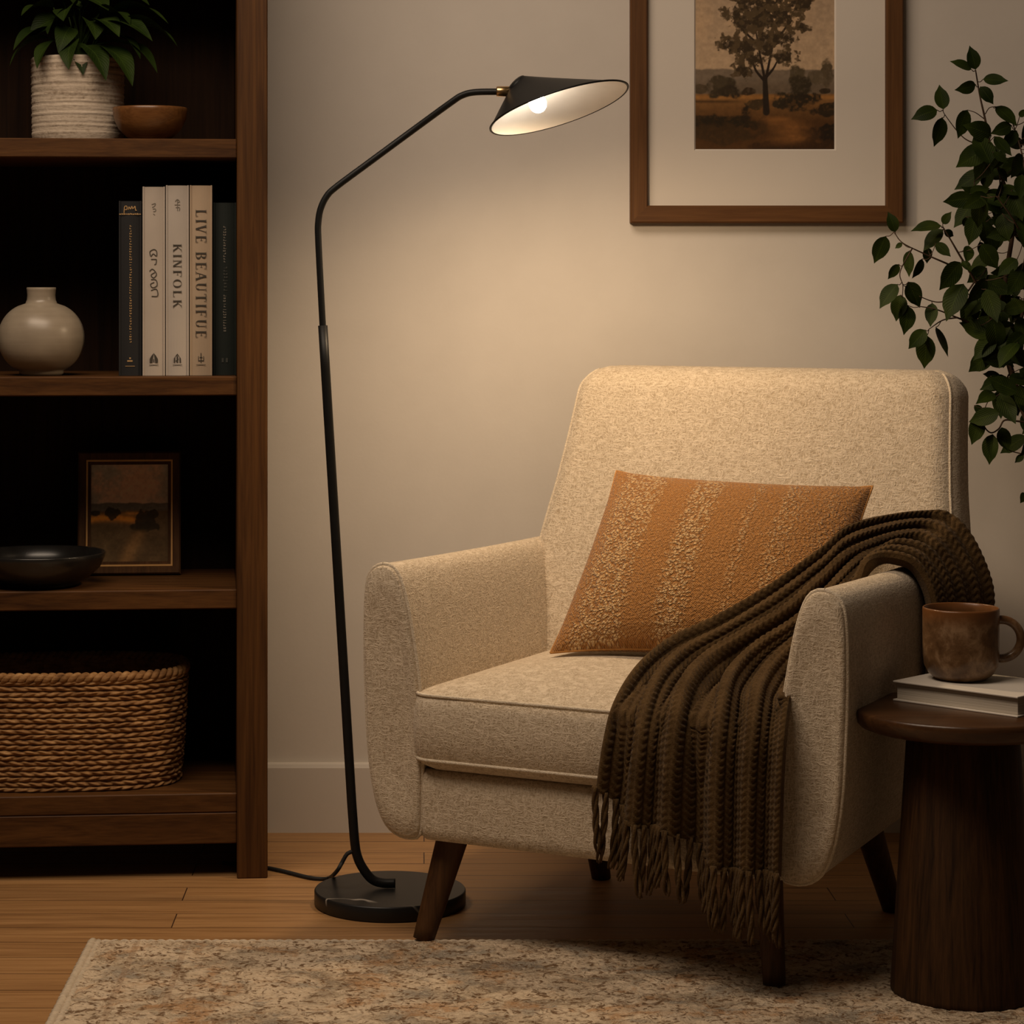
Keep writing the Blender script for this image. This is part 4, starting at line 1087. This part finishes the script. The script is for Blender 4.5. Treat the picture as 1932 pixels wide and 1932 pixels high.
# tassels along the hanging end
ends = G[:, -1]; rt = random.Random(5)
for k in range(29):
    i = int(round(k / 28 * (len(ends) - 1))); e = ends[i] + N1[i, -1] * .002
    ln = .098 + rt.uniform(-.012, .014); sway = rt.uniform(-.012, .012)
    b = MB()
    for s_ in range(3):
        a0 = s_ * 2.09 + rt.uniform(0, 1); pts = []
        for j in range(14):
            t = j / 13; rr = .0026 + .0012 * t + .002 * max(0, t - .7)
            pts.append(e + EU * (rr * math.cos(a0 + t * 7) + sway * t * t) - EV * (.002 + rr * math.sin(a0 + t * 7)) - EZ * (ln * t - .006))
        b.tube(pts, np.interp(np.linspace(0, 1, 14), [0, .1, .9, 1], [.0028, .0034, .0030, .0012]), 6)
    b.build('tassel', M['knit'], th_o)

# ------------------------------------------------------------------ side table, book, mug
TC = np.array([(1817 - VPX) / 1244.0, F / 1244.0 - DW, .009])
tb = thing('side_table', TC, 'round dark walnut pedestal side table at the right of the armchair', 'table')
TZ = .440
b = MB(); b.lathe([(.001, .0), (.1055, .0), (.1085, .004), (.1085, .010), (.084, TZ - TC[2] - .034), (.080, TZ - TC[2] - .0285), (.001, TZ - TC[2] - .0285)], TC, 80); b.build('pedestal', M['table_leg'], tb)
b = MB(); o = np.array([TC[0], TC[1], TZ]); b.lathe([(.001, -.030), (.148, -.030), (.156, -.027), (.162, -.020), (.1650, -.011), (.1655, -.005), (.1640, -.0015), (.161, 0), (.001, 0)], o, 96); b.build('tabletop', M['table_top'], tb)
BZ = .031
cA = P(1684, 1284, 0); 
def atz(px, py, z):
    s = (py - HY) / (CAMZ - z); d = F / s; return np.array([(px - VPX) * d / F, d - DW, z])
k0, k1 = atz(1684.5, 1284, TZ + BZ), atz(1920, 1315, TZ + BZ)
e1 = k1 - k0; LW = np.linalg.norm(e1); e1 /= LW; e2 = np.array([-e1[1], e1[0], 0]); BD = .165
bo = thing('book', (k0 + k1) / 2 + e2 * BD / 2 - EZ * BZ, 'pale hardback book lying flat on the side table under the mug', 'book')
mid = (k0 + k1) / 2 + e2 * BD / 2 - EZ * BZ
b = MB(); b.box(mid + EZ * (BZ - .0013), e1, e2, EZ, (LW / 2, BD / 2, .0013), .0006); b.box(mid + EZ * .0014, e1, e2, EZ, (LW / 2, BD / 2, .0013), .0006); b.box(mid + EZ * BZ / 2 + e2 * (BD / 2 - .0013), e1, e2, EZ, (LW / 2, .0013, BZ / 2), .0005); b.build('cover', M['cover_ivory'], bo)
b = MB(); b.box(mid + EZ * BZ / 2 + e2 * .0015, e1, e2, EZ, (LW / 2 - .0035, BD / 2 - .005, BZ / 2 - .0027), .0005); b.build('pages', M['page'], bo)
mz = TZ + BZ + .0003
mp = atz(1813, 1281, mz)
mg = thing('mug', mp, 'mottled brown glazed ceramic mug standing on the pale book', 'mug')
b = MB(); b.lathe([(.001, 0), (.034, 0), (.040, .002), (.050, .010), (.0562, .022), (.0582, .038), (.0585, .07), (.0587, .108), (.0583, .1105), (.0570, .1115), (.0557, .1105), (.0553, .10), (.055, .035), (.046, .012), (.001, .009)], mp, 72); b.build('mug_body', M['mug'], mg)
hd = []
for a in np.linspace(math.radians(112), math.radians(-118), 30):
    hd.append(mp + np.array([.056 + .006 + .031 * math.cos(a), 0, .062 + .030 * math.sin(a)]))
hd = [mp + np.array([.054, 0, .0925])] + hd[2:-2] + [mp + np.array([.0535, 0, .0335])]
b = MB(); b.tube(crom(hd, 40), .0068, 14); b.build('handle', M['mug'], mg)

# ------------------------------------------------------------------ tall leafy plant at the right
YP = -.25
tp = np.array([1.27, YP, 0])
tr = thing('indoor_tree', tp, 'tall leafy green plant with slender brown branches behind the armchair at right', 'plant')
b = MB(); b.lathe([(.001, 0), (.092, 0), (.095, .004), (.118, .25), (.120, .262), (.114, .262), (.110, .235), (.001, .235)], tp, 56); b.build('pot', M['pot'], tr)
b = MB(); b.lathe([(.001, .236), (.109, .238), (.109, .236), (.001, .234)], tp, 32); b.build('soil', M['soil'], tr)
Z7 = lambda x, y, dy=0: P(1600 + x / 3.864, 60 + y / 3.864, YP + dy)
Z8 = lambda x, y, dy=0: P(1600 + x / 3.864, 480 + y / 3.864, YP + dy)
br = MB(); BP = []
def branch(pts, r0, r1):
    c = crom(pts, 12 * len(pts)); br.tube(c, np.linspace(r0, r1, len(c)), 8); BP.append(c)
trunk_top = P(1912, 690, YP)
branch([tp + [0, 0, .23], tp + [-.01, .01, .5], tp + [-.04, 0, .75], P(1945, 800, YP), P(1905, 690, YP), P(1888, 600, YP), Z8(1150, 160), Z7(1210, 1340), Z7(1130, 1090)], .011, .0035)
branch([Z7(1130, 1090), Z7(1080, 950), Z7(1040, 840), Z7(1000, 640), Z7(960, 460), Z7(930, 280)], .0032, .0012)
branch([P(1905, 690, YP), Z8(1100, 610, -.01), Z8(1010, 370, -.02), Z8(930, 200, -.03), Z7(820, 1640, -.04), Z7(750, 1520, -.05), Z7(690, 1420, -.05)], .0045, .0012)
branch([Z8(1095, 615, -.01), Z8(1030, 580, -.02), Z8(890, 500, -.03), Z8(780, 455, -.04), Z8(640, 400, -.05), Z8(530, 380, -.05)], .0028, .001)
branch([Z8(800, 460, -.04), Z8(690, 480, -.04), Z8(590, 545, -.05)], .0016, .0008)
branch([Z8(930, 190, -.03), Z8(840, 300, -.03), Z8(690, 345, -.04), Z8(610, 340, -.04), Z8(520, 305, -.05)], .0018, .0009)
branch([Z8(830, 120, -.03), Z7(720, 1690, -.05), Z7(560, 1620, -.06), Z7(400, 1540, -.07), Z7(335, 1460, -.07)], .0022, .0009)
branch([Z7(470, 1575, -.06), Z7(380, 1750, -.06), Z7(400, 1850, -.06), Z7(395, 1940, -.06)], .0014, .0007)
branch([Z7(1000, 640), Z7(930, 590), Z7(870, 570)], .001, .0007); branch([Z7(1000, 600), Z7(1030, 555), Z7(1075, 545)], .001, .0007)
branch([Z7(1020, 830, -.01), Z7(890, 800, -.01), Z7(810, 740, -.01), Z7(710, 610, -.01), Z7(690, 570, -.01)], .0014, .0007)
branch([Z7(1150, 1150), Z7(1110, 1060, .02), Z7(1115, 1200, .02), Z7(1140, 1260, .02)], .002, .001)
branch([Z7(1000, 1450, -.02), Z7(935, 1300, -.02), Z7(920, 1090, -.02)], .0018, .001)
branch([Z8(1190, 850), Z8(1160, 900), Z8(1120, 1000)], .0018, .0009)
branch([P(1960, 800, YP), Z8(1230, 1215), Z8(1140, 1210), Z8(1100, 1270), Z8(1040, 1300), Z8(990, 1240), Z8(1000, 1120), Z8(1040, 1040)], .0022, .0008)
branch([P(1970, 890, YP), Z8(1300, 1470), Z8(1180, 1430), Z8(1150, 1380)], .0018, .0008)
branch([P(1905, 690, YP), P(1935, 560, YP - .03), P(1945, 430, YP - .04), P(1930, 300, YP - .03), P(1905, 215, YP)], .004, .001)
branch([tp + [-.04, 0, .75], P(1990, 700, YP + .02), P(2010, 520, YP), P(2020, 330, YP), P(2030, 160, YP)], .006, .0015)
branch([P(2000, 600, YP), P(2060, 480, YP - .06), P(2110, 360, YP - .08)], .003, .001)
branch([P(1945, 480, YP - .04), P(1915, 420, YP - .1), P(1880, 370, YP - .12)], .002, .001)
BPA = np.concatenate(BP)
lf = MB(); pet = MB()
def put_leaf(bs, tip, w=None, roll=None, pt=True):
    Ln = np.linalg.norm(tip - bs); w = w or Ln * .60
    leaf(lf, bs, tip, w, rng.uniform(-.06, .1), rng.normal() * .38 if roll is None else roll, up=(rng.normal() * .2, -1, .25), fold=.16, nu=11, nv=5)
    if pt:
        q = BPA[np.argmin(np.linalg.norm(BPA - bs, axis=1))]
        if np.linalg.norm(q - bs) > .004: lf.tube(crom([q, (q + bs) / 2 + [0, 0, -.003], bs], 7), .0008, 5, mi=1)
A7 = [(930,275,885,100),(900,275,740,215),(985,345,1170,358),(930,385,775,425),(965,400,1060,530),(695,565,665,385),(650,570,458,640),(685,625,625,840),(870,570,800,780),(1075,545,1235,690),(1190,680,1035,745),(1020,830,785,990),(1050,880,920,1100),(1230,720,1120,860),(1060,880,1170,960),(910,1210,690,1240),(890,1180,1035,1140),(960,1220,1135,1330),(905,1240,770,1430),(680,1415,455,1455),(690,1400,755,1310),(690,1440,548,1600),(700,1450,770,1490),(275,1490,190,1690),(345,1460,290,1310),(395,1540,342,1580),(450,1595,445,1790),(640,1540,750,1640),(370,1695,290,1805),(820,1680,665,1885),(930,1340,880,1560),(990,1380,1030,1570),(1050,1350,1200,1450),(360,1840,230,2020),(440,1840,520,2010),(540,1655,465,1800),(580,1570,575,1690),(860,1350,840,1420),(880,1560,860,1690),(960,1530,980,1640),(1160,1250,1240,1380),(1090,1000,1160,1100),(1250,620,1300,560)]
A8 = [(440,200,525,390),(385,295,350,490),(430,370,405,590),(615,355,600,530),(840,215,715,490),(905,310,855,560),(945,310,1010,440),(565,550,440,690),(575,590,555,835),(640,530,730,750),(1070,600,912,775),(1150,890,960,985),(1110,985,1115,1200),(1190,980,1240,1180),(960,1190,900,1390),(920,1100,990,1180),(1055,1310,1030,1535),(1120,1260,1170,1440),(1280,1460,1215,1520),(1290,1740,1255,1815),(1190,320,1260,400),(1180,530,1100,720),(1220,590,1130,830),(830,50,900,130),(1240,620,1180,760),(1090,300,1060,420),(1100,330,1130,550),(1240,210,1200,330),(1250,500,1290,640)]
for a in A7: dy = -.04 + rng.uniform(-.03, .03); put_leaf(Z7(a[0], a[1], dy), Z7(a[2], a[3], dy + rng.uniform(-.02, .02)))
for a in A8: dy = -.03 + rng.uniform(-.03, .03) if a[0] < 880 or a[1] < 900 else .0; put_leaf(Z8(a[0], a[1], dy), Z8(a[2], a[3], dy + rng.uniform(-.02, .02)))
for k in range(200):                                       # the dense middle and the part past the picture's edge
    px = rng.uniform(1848, 1935) if k < 110 else rng.uniform(1925, 2130); lo, hi = (255, 780) if k < 110 else (120, 900)
    py = rng.uniform(lo, hi)
    if k < 110 and (px < 1868 and not 280 < py < 560): continue
    dy = rng.uniform(-.10, .07); bs = P(px, py, YP + dy); an = rng.normal(-PI / 2, 1.0); Ln = rng.uniform(.045, .066)
    put_leaf(bs, bs + np.array([math.cos(an), rng.normal() * .35, math.sin(an)]) * Ln, Ln * rng.uniform(.55, .68))
br.build('branches', M['bark'], tr); lf.build('foliage', [M['ficus'], M['bark']], tr)

# ------------------------------------------------------------------ light
for nm, lb in (('brass_collar', 'polished brass collar'), ('shade_lining', 'white inside of the shade'), ('gilt_fillet', 'thin gilt inner edge'), ('binding', 'plain cream bound edge'), ('bulb', 'glowing round bulb'), ('base', 'black marble disc base'), ('print', 'sepia landscape with one tall tree'), ('painting', 'dusky landscape with dark trees')):
    if nm in bpy.data.objects: bpy.data.objects[nm]['label'] = lb
w = bpy.data.worlds.new('World'); scene.world = w; w.use_nodes = True
bg = w.node_tree.nodes['Background']; bg.inputs[0].default_value = (1.0, .74, .50, 1); bg.inputs[1].default_value = .03
def area(name, loc, aim, sx, sy, power, c):
    ld = bpy.data.lights.new(name, 'AREA'); ld.shape = 'RECTANGLE'; ld.size = sx; ld.size_y = sy; ld.energy = power; ld.color = c
    o = link(bpy.data.objects.new(name, ld)); o.location = loc
    o.rotation_euler = (Vector(aim) - Vector(loc)).to_track_quat('-Z', 'Y').to_euler(); return o
area('ceiling_light', (-.68, -1.8, 2.75), (-.4, -.8, .3), 1.9, .9, 43, (1.0, .79, .60))
sl = bpy.data.lights.new('lamp_light', 'SPOT'); sl.energy = 16; sl.color = (1.0, .72, .44); sl.spot_size = math.radians(178); sl.spot_blend = .75; sl.shadow_soft_size = .035
so_ = link(bpy.data.objects.new('lamp_light', sl)); so_.location = bc + n_ * .05
so_.rotation_euler = Vector((.12, .12, -1)).to_track_quat('-Z', 'Y').to_euler()

# ------------------------------------------------------------------ camera and view
cd = bpy.data.cameras.new('camera'); cam = link(bpy.data.objects.new('camera', cd)); scene.camera = cam
cd.sensor_width = 36; cd.lens = 36 * F / 1932; cd.shift_x = (966 - VPX) / 1932; cd.shift_y = -(966 - HY) / 1932
cam.location = (0, -DW, CAMZ); cam.rotation_euler = (PI / 2, 0, 0); cd.clip_start = .05
scene.view_settings.view_transform = 'Standard'; scene.view_settings.look = 'None'; scene.view_settings.exposure = 0; scene.view_settings.gamma = 1
scene.view_settings.use_curve_mapping = False
scene.cycles.use_denoising = True
